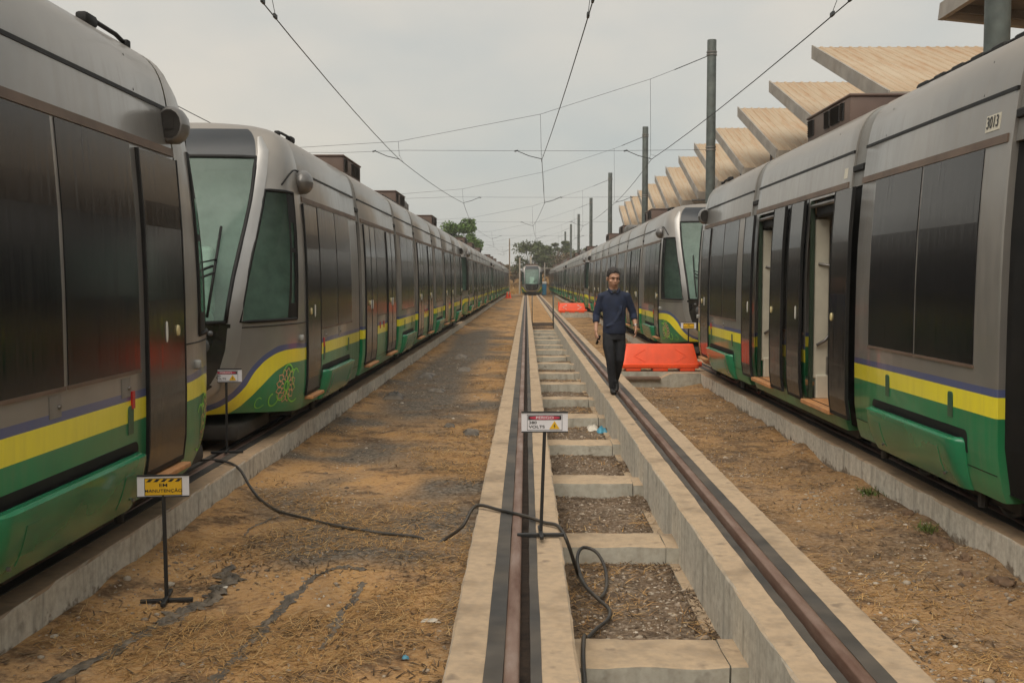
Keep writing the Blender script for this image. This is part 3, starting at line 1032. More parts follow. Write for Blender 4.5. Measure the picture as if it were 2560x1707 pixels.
def cab_parts(sy, yend, lod_detail=True):
    """the nose and everything on it. yend = y of the door edge"""
    P = []
    loc = (0, yend, 0)
    def A(name, mb, mats, smooth=None, lod=0, uv=False, parent=None):
        me = cached((name, sy, id(mb) if False else A.k), lambda: fix(mb, sy).mesh(name, mats, smooth, uv))
        A.k += 1
        if parent is None:
            p = Part(name, me, loc, lod); P.append(p); return p
        return parent.sub(name, me, (0, 0, 0), lod=lod)
    A.k = 0
    A('cab_shell', nose_shell(), M_LIVC, 35, uv=True)
    # windscreen
    mb = MB()
    fs = [1, .84, .61, .39, .16, 0, -.16, -.39, -.61, -.84, -1]
    mb.grid([[tuple(nose_vz(f * FW(z) * HW(z), z, .002)) for f in fs] for z in NZ[WS0:WS1 + 1]])
    ws = A('windscreen', mb, M_CABGLASS, True)
    mb = MB()
    ring = [nose_vz(FW(z) * HW(z), z, .004) for z in NZ[WS0:WS1 + 1]] + [nose_vz(f * FW(2.98) * HW(2.98), 2.98, .004) for f in fs[1:]] + \
           [nose_vz(-FW(z) * HW(z), z, .004) for z in NZ[WS0:WS1 + 1][::-1]][1:] + [nose_vz(f * FW(1.27) * HW(1.27), 1.27, .004) for f in fs[::-1][1:]]
    mb.tube(ring + [ring[0]], .022, 6)
    A('windscreen_seal', mb, M_BLACK, True, parent=ws)
    # wipers
    mb = MB()
    mb.tube([nose_vz(.60, 1.32, .03), nose_vz(.615, 1.75, .045), nose_vz(.60, 2.2, .035)], .014, 6)
    mb.tube([nose_vz(.60, 1.80, .05), nose_vz(.42, 1.70, .08), nose_vz(.18, 1.52, .08), nose_vz(.05, 1.40, .05)], .014, 6)
    mb.tube([nose_vz(.62, 1.74, .05), nose_vz(.44, 1.64, .08), nose_vz(.20, 1.46, .08), nose_vz(.07, 1.34, .05)], .012, 6)
    mb.tube([nose_vz(.62, 1.86, .05), nose_vz(.50, 1.82, .06), nose_vz(.44, 1.72, .08)], .009, 6)
    A('wiper', mb, M_BLACK, True, 1, parent=ws)
    # panel above the windscreen
    mb = MB()
    zs = [2.985, 3.05, 3.11, 3.17, 3.23, 3.28, 3.32]
    fs2 = [.735, .66, .5, .35, .2, 0, -.2, -.35, -.5, -.66, -.735]
    mb.grid([[tuple(nose_vz(f * HW(z), z, .006)) for f in fs2] for z in zs])
    A('destination_panel', mb, M_DKPANEL, True)
    # silver frame round windscreen and lamps
    half = [(0, 3.30), (.25, 3.298), (.48, 3.292), (.68, 3.265), (.81, 3.19), (.87, 3.05), (.878, 2.8), (.868, 2.5), (.856, 2.1), (.836, 1.7), (.818, 1.4), (.805, 1.2), (.79, 1.0), (.745, .82), (.67, .66), (.555, .53), (.38, .44), (.18, .40), (0, .385)]
    hv = [(.80, 3.22)] + half[5:]
    path = [(-v, z) for v, z in hv] + [(v, z) for v, z in hv[::-1][1:]]      # open U: left post, under the lamps, right post
    n = len(path)
    rows = []
    for i, (v, z) in enumerate(path):
        a = Vector(path[max(i - 1, 0)]); b = Vector(path[min(i + 1, n - 1)])
        t = (b - a).normalized(); nn = Vector((-t.y, t.x))
        wd = .054 if 0 < i < n - 1 else .02
        r = []
        for k, off in ((-1, -.004), (-.93, .012), (0, .018), (.93, .012), (1, -.004)):
            r.append(tuple(nose_vz(v + nn.x * wd * k, min(z + nn.y * wd * k, 3.40), off)))
        rows.append(r)
    mb = MB(); mb.grid(rows, flip=False)
    A('windscreen_frame', mb, M_SILVER, 60)
    # lamp panel
    def vin(z):
        zz = [q[1] for q in half[9:][::-1]]; vv = [q[0] for q in half[9:][::-1]]
        return float(np.interp(z, zz, vv)) - .03
    mb = MB()
    zs = [.44, .50, .57, .65, .74, .85, .97, 1.1, 1.2, 1.255]
    mb.grid([[tuple(nose_vz(vin(z) * t, z, .012)) for t in np.linspace(1, -1, 17)] for z in zs])
    lp = A('lamp_panel', mb, M_BLACKGLOSS, True)
    for s in (-1, 1):
        for (v, z, r) in ((.57, 1.05, .075), (.50, .88, .055), (.63, 1.17, .03)):
            c = nose_vz(s * v, z, .012)
            nrm = (nose_vz(s * v, z, .1) - c).normalized()
            rot = nrm.to_track_quat('Z', 'Y').to_matrix()
            mb = MB(); mb.ellip(c, (r, r, .025), 14, 8, rot=rot)
            A('headlight', mb, M_LENS, True, 1, parent=lp)
    mb = MB()
    for dz in (0, -.09):
        mb.grid([[tuple(nose_vz(v, z + dz, .009)) for v in (.12, 0, -.12)] for z in (.97, 1.02)])
    A('number_sticker', mb, M_BUTTON, parent=lp, lod=1)
    # side windows of the cab
    for s in (1, -1):
        mb = MB()
        rows = [[(s * x, u, z) for x, u in nose_row(z)[J_SIDE0:J_SIDE1 + 1]] for z in NZ[WS0:SW1 + 1]]
        rows = [[(x - s * .004, u, z) for x, u, z in r] for r in rows]
        mb.grid(rows, flip=(s < 0))
        sw = A('cab_window', mb, M_SIDEGLASS, True)
        mb = MB()
        b = [rows[0][k] for k in range(len(rows[0]))] + [r[-1] for r in rows[1:]] + rows[-1][::-1][1:] + [r[0] for r in rows[::-1]][1:]
        mb.tube(b, .02, 6)
        A('cab_window_seal', mb, M_BLACK, True, 1, parent=sw)
        if s > 0:
            mb = MB()
            def uedge(z, t): return float(np.interp(z, (1.27, 2.63), (.41, .34))) + t * float(np.interp(z, (1.27, 2.63), (.24, .13)))
            mb.grid([[tuple(nose_uz(uedge(z, t), z, .004)) for t in (0, .33)] for z in np.linspace(1.29, 2.61, 10)])
            mb.grid([[tuple(nose_uz(uedge(z, t), z, .004)) for t in (.8, 1.1)] for z in np.linspace(1.29, 2.61, 10)])
            for (za, zb) in ((1.29, 1.44), (1.98, 2.03), (2.3, 2.6)):
                mb.grid([[tuple(nose_uz(uedge(z, t), z, .005)) for t in (.3, .55, .82)] for z in (za, (za + zb) / 2, zb)])
            A('sliding_frame', mb, M_BLACK, None, 1, parent=sw)
    # black line that arches over the cab window
    mb = MB()
    arch = [(0, 2.90), (.10, 2.90), (.22, 2.88), (.34, 2.83), (.44, 2.765), (.52, 2.70)]
    mb.tube([nose_uz(u, z, .002) for u, z in arch], .010, 6)
    A('arch_gutter', mb, M_BLACK, True, 1)
    mb = MB(); mb.tube([nose_uz(u, 1.215, .001) for u in np.linspace(.0, 1.5, 9)], .006, 6)
    A('panel_seam', mb, M_BLACK, True, 1)
    # rear-view camera pods
    for s in (1, -1):
        mb = MB()
        rows = []
        nn = 14
        for (u, r) in ((-.13, .0), (-.13, .085), (-.125, .112), (-.10, .128), (-.04, .135), (.03, .125), (.09, .095), (.13, .055), (.15, .0)):
            rows.append([(s * (HW(2.78) + .045 + r * .8 * math.cos(2*math.pi*k/nn)), u - .02, 2.78 + r * math.sin(2*math.pi*k/nn)) for k in range(nn)])
        rows = [r + [r[0]] for r in rows]
        mb.grid(rows, flip=(s > 0))
        pod = A('camera_pod', mb, M_POD, 40)
        mb = MB()
        mb.raw([(s * (HW(2.78) + .045 + .102 * .8 * math.cos(2*math.pi*k/nn)), -.1535, 2.78 + .102 * math.sin(2*math.pi*k/nn)) for k in range(nn)], [tuple(range(nn))])
        mb.box(s * (HW(2.78) + .045) - .035, s * (HW(2.78) + .045) + .035, -.162, -.154, 2.745, 2.815, )
        A('pod_lens', mb, M_BLACKGLOSS, None, 1, parent=pod)
    # knob and emblem on the side
    q = nose_uz(.28, 1.05, .01)
    mb = MB(); mb.bbox(q.x - .02, q.x + .03, q.y - .03, q.y + .03, q.z - .035, q.z + .035, .015, 2)
    A('side_lamp', mb, M_LENSW, 50, 1)
    def ribbon(mb, pts, wd=.007):
        n = len(pts)
        ra, rb = [], []
        for i in range(n):
            t = Vector(pts[min(i + 1, n - 1)]) - Vector(pts[max(i - 1, 0)])
            if t.length < 1e-6: t = Vector((1, 0))
            t.normalize(); nn = Vector((-t.y, t.x)) * wd
            ra.append(tuple(nose_uz(pts[i][0] + nn.x, pts[i][1] + nn.y, .003)))
            rb.append(tuple(nose_uz(pts[i][0] - nn.x, pts[i][1] - nn.y, .003)))
        mb.grid([ra, rb]); 
    fu, fz = .68, .555
    mb = MB()
    for (r0, r1, npet, ph) in ((.07, .13, 9, 0), (.125, .20, 12, .2)):
        for k in range(npet):
            a0 = ph + 2*math.pi*k/npet; da = math.pi/npet*.95
            def pt(a, r): return (fu + r * 1.12 * math.cos(a), fz + r * math.sin(a))
            ribbon(mb, [pt(a0 - da*.8, r0), pt(a0 - da, (r0 + r1)/2), pt(a0, r1), pt(a0 + da, (r0 + r1)/2), pt(a0 + da*.8, r0)], .0066)
    A('lotus_emblem', mb, M_PINK, None, 1)
    mb = MB()
    def spiral(c, r0, r1, a0, a1, n=26, ex=1.0):
        return [(c[0] + ex * (r0 + (r1 - r0) * i / n) * math.cos(a0 + (a1 - a0) * i / n), c[1] + (r0 + (r1 - r0) * i / n) * math.sin(a0 + (a1 - a0) * i / n)) for i in range(n + 1)]
    ribbon(mb, spiral((fu, fz), .05, .06, 0, 6.28), .012)
    ribbon(mb, spiral((.50, .58), .24, .14, -2.2, 1.7, ex=.9), .009)
    ribbon(mb, spiral((.42, .64), .13, .07, -1.2, 2.6), .009)
    ribbon(mb, spiral((.62, .66), .15, .10, .3, 2.9), .009)
    ribbon(mb, spiral((.93, .42), .13, .05, 3.2, 7.6, ex=.8), .009)
    ribbon(mb, spiral((1.13, .39), .11, .03, 3.6, 8.6, ex=.8), .005)
    ribbon(mb, spiral((.80, .47), .12, .06, 2.9, 6.0), .009)
    A('leaf_scroll', mb, M_LEAFG, None, 1)
    # inside the cab
    mb = MB(); mb.box(-1.08, 1.08, .02, .05, .5, 2.9)
    A('cab_wall', mb, M_CABWALL, None, 1)
    mb = MB(); mb.box(-.9, .9, .06, .9, .85, .9)
    mb.bbox(-.5, .5, .9, 1.4, .9, 1.2, .06, 2)
    A('dashboard', mb, M_DARK, None, 1)
    mb = MB(); mb.bbox(-.28, .28, .35, .85, 1.0, 1.35, .07, 3); mb.bbox(-.27, .27, .28, .42, 1.3, 2.05, .06, 3)
    A('driver_seat', mb, M_SEAT, 50, 1)
    mb = MB(); mb.bbox(-.45, .5, 1.2, 1.45, 1.18, 1.32, .05, 2)
    A('wrapped_console', mb, M_SEAT, 50, 1)
    # under the nose
    mb = MB(); mb.bbox(-.85, .85, .3, 1.55, .10, .25, .04, 2)
    A('bumper_tray', mb, M_DARK, 40, 0)
    mb = MB(); mb.bbox(.55, .72, 1.05, 1.25, .06, .2, .02, 2)
    A('coupler_flap', mb, M_STEEL, 40, 1)
    return P

def C_section(sy):
    P = []
    yend = sy * H
    l = LC - GAP / 2
    ymid = yend - sy * l / 2
    P.append(Part('body_section', cached('Cshell', lambda: shell(-l/2, l/2).mesh('body_section', M_LIV, 40, True)), (0, ymid, 0)))
    common_strips(P, ymid, l)
    d = Part('door', ME_CDOOR, (0, yend - sy * .385, 0)); P.append(d)
    d.sub('door_handle', ME_HANDLE, (HW(1.3) + .021, -sy * .02, 1.33), lod=1)
    d.sub('door_button', ME_BUTTON, (HW(1.3) + .021, sy * .20, 1.33), lod=2)
    P.append(Part('door_step', ME_STEP_C, (0, yend - sy * .385, 0), 1))
    P.append(Part('window', win_mesh(1.05), (0, yend - sy * 1.385, 0)))
    P.append(Part('window', win_mesh(1.05), (0, yend - sy * 2.49, 0)))
    P.append(Part('cover_slot', ME_SLOT, (0, yend - sy * 1.88, 0), 1))
    c = Part('bogie_cover', ME_COVER, (0, yend - sy * 1.88, 0)); P.append(c)
    c.sub('cover_flap', ME_FLAP, (0, .62, 0), lod=2); c.sub('cover_flap', ME_FLAP, (0, -.62, 0), lod=2)
    for k in (-.78, .78): c.sub('lock', ME_BOLT, (HW(.3) + .075, k, .31), lod=2)
    for k in (1.10, 2.07):
        h = Part('hatch', ME_HATCH, (0, yend - sy * k, 0), 1); P.append(h)
        h.sub('lock', ME_BOLT, (HW(1.0) + .004, .035, 1.01), lod=2)
    P.append(Part('marker_lamp', ME_MARK, (0, yend - sy * 1.0, 0), 1))
    P.append(Part('lifting_cover', ME_LIFT, (0, yend - sy * 1.03, 0), 1)); P.append(Part('lifting_cover', ME_LIFT, (0, yend - sy * 2.75, 0), 1))
    b = Part('bogie', ME_BOGIE, (0, yend - sy * 1.9, 0), 1); P.append(b)
    for y in (-.8, .8): b.sub('wheel', ME_WHEEL, (.72, y, 0), lod=1)
    P.append(Part('roof_rack', cached(('rackC', sy), lambda: fix(MB().tube([(.86, -.12, 3.345), (.87, -.3, 3.365), (.87, -.72, 3.37)], .016, 8).bbox(.83, .91, -.86, -.68, 3.31, 3.385, .02).bbox(.84, .90, -.16, -.10, 3.30, 3.365, .01), sy).mesh('roof_rack', M_BLACK, 40)), (0, yend, 0), 1))
    return P + cab_parts(sy, yend)

Y_S1, Y_R1, Y_S0 = H - LC - LS/2, H - LC - LS - LR/2, 0.0
def tram_parts(skip=()):
    P = []
    if 'C+' not in skip: P += C_section(+1)
    P += C_section(-1)
    if 'S+' not in skip: P += S_section(Y_S1, 'box')
    P += S_section(0, 'both')
    if 'S-' not in skip: P += S_section(-Y_S1, 'box')
    P += R_section(Y_R1) + R_section(-Y_R1)
    a1 = H - LC; a2 = a1 - LS; a3 = a2 - LR
    for y in (a1, a2, a3, -a1, -a2, -a3): P += bellows_parts(y)
    return P
TRAM = tram_parts()

def tram(x, yc, right, lod, label, parts=None):
    o = empty('tram', (x, yc, 0), math.pi if right else 0)
    setp(o, label, 'tram', 'green and grey trams parked on the yard tracks')
    instance(parts or TRAM, o, lod)
    return o

# --- the section with its doors slid open, and the number plate
def open_S(yc):
    P = []
    l = LS - GAP
    holes = [(s * 1.25 - .55, s * 1.25 + .55, .40, 2.535) for s in (-1, 1)]
    P.append(Part('body_section', shell(-l/2, l/2, holes=holes).mesh('body_section', M_LIV, 40, True), (0, yc, 0)))
    common_strips(P, yc, l)
    P.append(Part('window', win_mesh(1.22), (0, yc, 0)))
    for s in (-1, 1):
        for k in (-1, 1):
            d = Part('door', ME_LEAF, (.05, yc + s * 1.25 + k * .835, 0), label='door leaf slid open'); P.append(d)
            if k > 0: d.sub('door_button', ME_BUTTON, (HW(1.33) + .021, -.18, 1.33))
            else: d.sub('door_handle', ME_HANDLE, (HW(1.3) + .021, .12, 1.33))
        y = s * 1.25
        P.append(Part('door_step', MB().bbox(.60, 1.25, y - .52, y + .52, .36, .405, .006).mesh('door_step', M_STEP), (0, yc, 0)))
        P.append(Part('door_pocket', MB().box(1.125, 1.165, y - .549, y - .51, .41, 2.53).mesh('door_pocket', M_JAMB), (0, yc, 0)))
        P.append(Part('door_motor', MB().bbox(.75, 1.12, y - .5, y + .5, 2.36, 2.53, .02).mesh('door_motor', M_BLACK), (0, yc, 0)))
        P.append(Part('door_track', MB().tube([(1.16, y - .5, 2.47), (1.16, y + .5, 2.47)], .022, 8).mesh('door_track', M_STEEL, True), (0, yc, 0)))
        P.append(Part('draught_screen', MB().bbox(.955, 1.115, y - .59, y - .53, .62, 2.34, .015).bbox(.93, 1.09, y - .57, y - .49, .405, .66, .01).mesh('draught_screen', M_CREAM), (0, yc, 0)))
        P.append(Part('screen_box', MB().bbox(.62, .98, y - .545, y - .47, .66, .86, .01).mesh('screen_box', M_STEEL), (0, yc, 0)))
        P.append(Part('grab_rail', MB().tube([(1.09, y - .50, .98), (1.0, y - .48, 1.04), (.92, y - .46, 1.16), (.88, y - .45, 1.5), (.88, y - .45, 2.3)], .017, 8)
                      .tube([(1.08, y - .52, 1.86), (.84, y - .46, 1.82)], .014, 8).mesh('grab_rail', M_STEEL, True), (0, yc, 0)))
        P.append(Part('seat', MB().bbox(-.55, .0, y - .35, y + .1, .75, .86, .03, 2).bbox(-.55, .0, y - .40, y - .30, .8, 1.45, .03, 2).bbox(-.35, -.2, y - .2, y, .4, .76, .02).mesh('seat', M_BLUESEAT, 40), (0, yc, 0)))
    mb = MB(); mb.box(-1.1, 1.08, -2.0, 2.0, .36, .40); P.append(Part('cabin_floor', mb.mesh('cabin_floor', M_STEEL), (0, yc, 0)))
    mb = MB(); mb.box(-1.14, -1.12, -2.0, 2.0, .40, 1.1); mb.box(-1.11, -1.09, -2.0, 2.0, 2.3, 2.6)
    for k in (-1.9, -.65, .65, 1.8): mb.box(-1.13, -1.10, k - .09, k + .09, 1.1, 2.3)
    P.append(Part('cabin_wall', mb.mesh('cabin_wall', M_CREAM), (0, yc, 0)))
    mb = MB(); mb.box(-1.1, 1.05, -2.0, 2.0, 2.56, 2.6); P.append(Part('cabin_ceiling', mb.mesh('cabin_ceiling', M_CREAM), (0, yc, 0)))
    P.append(roof_box_parts(yc - .25))
    return P

R1_PARTS = tram_parts(skip={'S-'}) + open_S(-Y_S1)
T1 = tram(LXC, 7.50 - H, False, 0, 'nearest tram on the left, seen along its side by the maintenance sign')
T2 = tram(LXC, 11.68 + H, False, 0, 'second tram on the left, its windscreen and lotus emblem facing the viewer')
tram(LXC, 11.68 + H + 32, False, 1, 'third tram in the left row, beyond the one with the visible windscreen')
tram(LXC, 11.68 + H + 64, False, 2, 'fourth tram in the left row, far down the yard')
tram(LXC, 11.68 + H + 96, False, 2, 'last tram in the left row, by the red cone')
R1 = tram(RXC, 18.12 - H, True, 0, 'nearest tram on the right, number 3013, with its doors slid open', R1_PARTS)
tram(RXC, 24.0 + H, True, 0, 'second tram on the right, nose behind the big orange barrier')
tram(RXC, 24.0 + H + 32, True, 1, 'third tram in the right row, beside the far orange barrier')
tram(RXC, 24.0 + H + 64, True, 2, 'fourth tram in the right row, far down the yard')
tram(RXC, 24.0 + H + 96, True, 2, 'last tram in the right row, beyond the blue cabin')
tram(CXC + cxs(136) , 122.0 + H, False, 1, 'lone tram facing the viewer at the far end of the middle track')

# number plates (children of the 3013 tram); the near trailer section of this tram
yR = -Y_R1
pl = MB(); panel(-.105, .105, 2.665, 2.775, .004, .006, mb=pl)
p = add('number_plate', pl.mesh('number_plate', M_CREAM), R1, (0, yR + 1.18, 0))
t = add('number_lettering', text_mesh('number_lettering', '3013', .112, M_SIGNK, 0.82), p)
t.location = (HW(2.72) + .0075, 0, 2.722)
_sl = (HW(2.80) - HW(2.64)) / .16
t.rotation_euler = Matrix(((0, 0, 1), (1, 0, 0), (0, 1, 0))).to_euler()
t.rotation_euler.rotate_axis('X', math.atan(_sl))
pl = MB(); panel(-.05, .05, 2.66, 2.76, .003, .005, mb=pl)
add('number_plate', pl.mesh('number_plate', M_CREAM), R1, (0, -Y_S1 + 1.85, 0))

# ------------------------------------------------------------------ catenary poles and wires
POLES_Y = [13.5, 34.3, 53.4, 76.0, 99.0, 123.0, 145.0, 167.0]
PX = 5.95
def pole_mesh(h, r):
    n = 16
    mb = MB()
    rows = [[(rr * math.cos(2*math.pi*k/n), rr * math.sin(2*math.pi*k/n), z) for k in range(n)] for z, rr in ((-.5, r), (h * .5, r * .97), (h - .02, r * .93), (h, r * .88))]
    rows = [q + [q[0]] for q in rows]
    mb.grid(rows, flip=True)
    rows = rows[-1][:-1]
    mb.raw(rows, [tuple(range(n))])
    return mb.mesh('mast', M_GALV, 40)
ME_POLE = pole_mesh(9.45, .16)
def collar_mesh(z):
    n = 16; mb = MB()
    for dz in (0, .09):
        rows = [[(rr * math.cos(2*math.pi*k/n), rr * math.sin(2*math.pi*k/n), z + dz + zz) for k in range(n)] for zz, rr in ((-.02, .15), (-.02, .172), (.02, .172), (.02, .15))]
        mb.grid([q + [q[0]] for q in rows], flip=True)
    return mb.mesh('collar', M_STEEL, 40)
ME_COL1, ME_COL2 = collar_mesh(8.97), collar_mesh(5.92)
labs = ['thick galvanised mast rising behind the nearest right tram, cut by the frame', 'tall galvanised mast behind the man, first with its top in view', 'second galvanised mast with its top in view, right row',
        'third galvanised mast down the right row', 'fourth galvanised mast down the right row', 'fifth galvanised mast down the right row', 'sixth galvanised mast, far down the right row', 'last galvanised mast at the end of the right row']
for y, lb in zip(POLES_Y, labs):
    r = empty('catenary_mast', (PX, y, -.3))
    setp(r, lb, 'mast', 'catenary masts behind the right tram row')
    add('mast', ME_POLE, r, (0, 0, .3)); add('collar', ME_COL1, r, (0, 0, .3)); add('collar', ME_COL2, r, (0, 0, .3))

WZ = 5.62
wires = {
    'wire_c': [(0.94, 13.5), (.45, 34.3), (.84, 53.4), (.36, 76), (.75, 99), (.3, 123), (.55, 145), (.4, 167)],
    'wire_l': [(-3.72, 13.5), (-4.2, 34.3), (-3.3, 53.4), (-4.0, 76), (-3.4, 99), (-4.0, 123), (-3.5, 145), (-3.8, 167)],
    'wire_r': [(4.55, 13.5), (4.02, 34.3), (4.42, 53.4), (4.0, 76), (4.4, 99), (4.0, 123), (4.3, 145), (4.1, 167)],
    'wire_f': [(-7.6, 13.5), (-7.9, 34.3), (-7.5, 53.4), (-7.9, 76), (-7.5, 99), (-7.9, 123), (-7.7, 145), (-7.8, 167)],
}
wl = {'wire_c': 'overhead contact wire above the middle track', 'wire_l': 'overhead contact wire above the left tram row',
      'wire_r': 'overhead contact wire above the right tram row', 'wire_f': 'overhead contact wire beyond the left tram roofs'}
def clampm(mb, x, y, z):
    mb.bbox(x - .02, x + .02, y - .07, y + .07, z - .01, z + .06, .008, 1)
for k, pts in wires.items():
    first = pts[0]; d = (pts[1][0] - first[0]) / (pts[1][1] - first[1])
    path = [(first[0] + (4 - first[1]) * (.02 if k != 'wire_c' else -.02), 4, WZ)]
    for (a, b) in zip(pts[:-1], pts[1:]):
        for i in range(6):
            t = i / 6
            path.append((a[0] + (b[0] - a[0]) * t, a[1] + (b[1] - a[1]) * t, WZ - .10 * 4 * t * (1 - t)))
    path.append((pts[-1][0], pts[-1][1], WZ))
    o = add('contact_wire', MB().tube(path, .0095, 6).mesh('contact_wire', M_WIRE, True))
    setp(o, wl[k], 'wire', 'overhead contact wires')
    mb = MB()
    for yy in (14.9, 15.7):
        t = (yy - 13.5) / (34.3 - 13.5)
        x = pts[0][0] + (pts[1][0] - pts[0][0]) * t
        zz = WZ - .10 * 4 * t * (1 - t)
        clampm(mb, x, yy, zz)
        mb.tube([(x, yy, zz + .05), (x + .03, yy - .5, zz + .40)], .005, 5)
    add('wire_clamp', mb.mesh('wire_clamp', M_WIRE), o)

def spanz(x): return 6.0 + .0154 * (x + 8) ** 2
nth = ['nearest', 'first', 'second', 'third', 'fourth', 'fifth', 'sixth', 'seventh']
for i, y in enumerate(POLES_Y):
    r = empty('head_span', (PX, y, 8.98))
    setp(r, ['cross-span wires at the nearest mast, above the frame', 'cross-span wires hung from the mast behind the man', 'cross-span wires hung from the second mast in view',
             'cross-span wires hung from the third mast in view', 'cross-span wires hung from the fourth mast in view', 'cross-span wires hung from the fifth mast in view',
             'cross-span wires hung from the sixth mast in view', 'cross-span wires hung from the last mast'][i], 'span wire', 'cross-span wires between masts')
    def W(name, pts, rr): add(name, MB().tube([(a - PX, b - y, c - 8.98) for a, b, c in pts], rr, 5).mesh(name, M_WIRE, True), r)
    xs = [PX - .16, 4.8] + [wires[k][i][0] - .05 for k in ('wire_r', 'wire_c', 'wire_l', 'wire_f')] + [-12, -17, -21.9]
    W('span_wire', [(x, y, spanz(x) if x > -8 else 6.0 + .0154 * (x + 8) ** 2) for x in xs], .0062)
    W('insulator_rod', [(PX - .16, y, spanz(PX - .16) - .005), (4.75, y, spanz(4.75) + .0)], .014)
    W('cross_wire', [(PX - .16, y, 5.93), (2.5, y, 5.90), (-1, y, 5.91), (-4.0, y, 5.93), (-6, y, 5.86), (-21.9, y, 5.9)], .0058)
    side = -1 if i % 2 else 1
    for k in ('wire_r', 'wire_c', 'wire_l', 'wire_f'):
        x = wires[k][i][0]
        W('dropper', [(x - .05, y, spanz(x - .05)), (x - .02, y, WZ + .16)], .006)
        W('bridle', [(x - .02, y, WZ + .16), (x + .06, y - .7, WZ + .03)], .005)
        W('bridle', [(x - .02, y, WZ + .16), (x, y + .9, WZ + .02)], .005)
        W('steady_arm', [(x, y, WZ + .02), (x + side * .42, y, WZ + .12), (x + side * .82, y, WZ + .29)], .013)
        W('steady_clip', [(x + side * .78, y, WZ + .30), (x + side * .90, y, WZ + .27)], .024)

# ------------------------------------------------------------------ sawtooth shed beyond the right tram row
def corr_mat():
    M = Mat('corrugated_sheet', (0.5, 0.4, 0.28), 0.7, 0.0, 0.3)
    n1 = M.noise(0.35, 5, 0.6)
    c = M.ramp(n1, [(0.3, (0.36, 0.26, 0.165)), (0.55, (0.42, 0.325, 0.22)), (0.75, (0.46, 0.375, 0.27))])
    run = M.noise(1.6, 5, 0.7, stretch=(3.0, 0.3, 0.3))
    c = M.mix(M.mr(run, 0.46, 0.70, 0, 0.7), c, (0.34, 0.175, 0.075))
    M.base(c)
    return M.m
M_CORR = corr_mat()
M_FASCIA = simple('shed_fascia', (0.27, 0.25, 0.22), 0.6, dust=0.3, scale=2)
M_SHEDDK = simple('shed_steel', (0.07, 0.065, 0.06), 0.7, dust=0.3)
shed = empty('sawtooth_shed', (9.2, 27, -.3))
setp(shed, 'open shed with a sawtooth row of tan corrugated roof panels', 'shed')
XS0, XS1 = 9.2, 24.0
ZTOP, ZBOT, RUN = 9.18, 6.43, 7.3
def corr_mesh():
    mb = MB()
    per = .31
    n = int((XS1 - XS0) / per)
    top, bot, mid = [], [], []
    for i in range(n):
        x = i * per
        for dx, dz in ((0, 0), (.19, 0), (.215, .028), (.285, .028)):
            top.append((x + dx, RUN, ZTOP - ZBOT + dz)); bot.append((x + dx, 0, dz))
            mid.append((x + dx, RUN * .62, (ZTOP - ZBOT) * .62 + dz))
    lift = [(x, y + .02, z + .018) for x, y, z in mid]
    under = lambda r: [(x, y, z - .02) for x, y, z in r]
    mb.grid([bot, lift]); mb.grid([mid, top])
    mb.grid([under(bot), under(top)], flip=True)
    return mb.mesh('roof_panel', M_CORR)
ME_CORR = corr_mesh()
def fascia_mesh():
    mb = MB()
    W_ = XS1 - XS0
    d = .36
    # side boards follow the slope
    for x in (-.06, W_ - .06):
        V = [(x, 0, -d), (x, RUN, ZTOP - ZBOT - d), (x, RUN, ZTOP - ZBOT + .07), (x, 0, .07)]
        V += [(a + .06, b, c) for a, b, c in V]
        mb.raw(V, [(3, 2, 1, 0), (4, 5, 6, 7), (0, 1, 5, 4), (1, 2, 6, 5), (2, 3, 7, 6), (3, 0, 4, 7)])
    mb.box(0.002, W_ - .07, -.10, -.005, -.36, .02)
    mb.box(0.002, W_ - .07, RUN - .1, RUN - .004, ZTOP - ZBOT - .38, ZTOP - ZBOT - .03)
    return mb.mesh('fascia', M_FASCIA)
ME_FASC = fascia_mesh()
def truss_mesh():
    mb = MB()
    for x in (0,):
        mb.tube([(x, .15, -.42), (x, RUN - .15, ZTOP - ZBOT - .42)], .09, 4)
        mb.tube([(x, .15, -.42), (x, RUN - .4, .1)], .06, 4)
        mb.tube([(x, RUN * .5, (ZTOP - ZBOT) * .5 - .42), (x, RUN * .5, -.15)], .05, 4)
    return mb.mesh('truss', M_SHEDDK)
ME_TRUSS = truss_mesh()
NP = 13
for i in range(NP):
    y = 26.9 + 5.95 * i
    p = add('roof_panel', ME_CORR, shed, (0, y - 27, ZBOT + .3))
    add('fascia', ME_FASC, p)
    for x in (.6, 5.2, 9.8, 14.2): add('truss', ME_TRUSS, p, (x, 0, 0))
for i in range(0, 26):
    for x in (.8, 14.2):
        if i % 2: continue
        add('column', cached('shedcol', lambda: MB().box(-.1, .1, -.1, .1, 0, 6.4).mesh('column', M_SHEDDK)), shed, (x, .4 + i * 5.95 / 2, 0))

# flat canopy behind the nearest mast
can = empty('flat_canopy', (8.42, 17.65, .26)); can.rotation_euler = (0, rad(6), 0)
setp(can, 'grey steel canopy seen from below behind the nearest mast, upper right corner', 'canopy')
mb = MB(); mb.box(.12, 14, -5.9, 6.0, 7.52, 7.60)
add('deck', mb.mesh('deck', M_SHEDDK), can)
mb = MB(); mb.box(0, .11, -6, 6.2, 7.28, 7.66); mb.box(.115, 14, 6.02, 6.18, 7.28, 7.65)
add('fascia', mb.mesh('fascia', M_FASCIA), can)
for k in range(7):
    add('joist', cached('joist', lambda: MB().box(.12, 13.9, -.05, .05, 7.34, 7.515).mesh('joist', M_SHEDDK)), can, (0, -5.4 + k * 1.85, 0))
for k in (-5, 5):
    add('column', cached('cancol', lambda: MB().box(-.12, .12, -.12, .12, -.3, 7.33).mesh('column', M_SHEDDK)), can, (5.0, k * .95, 0))

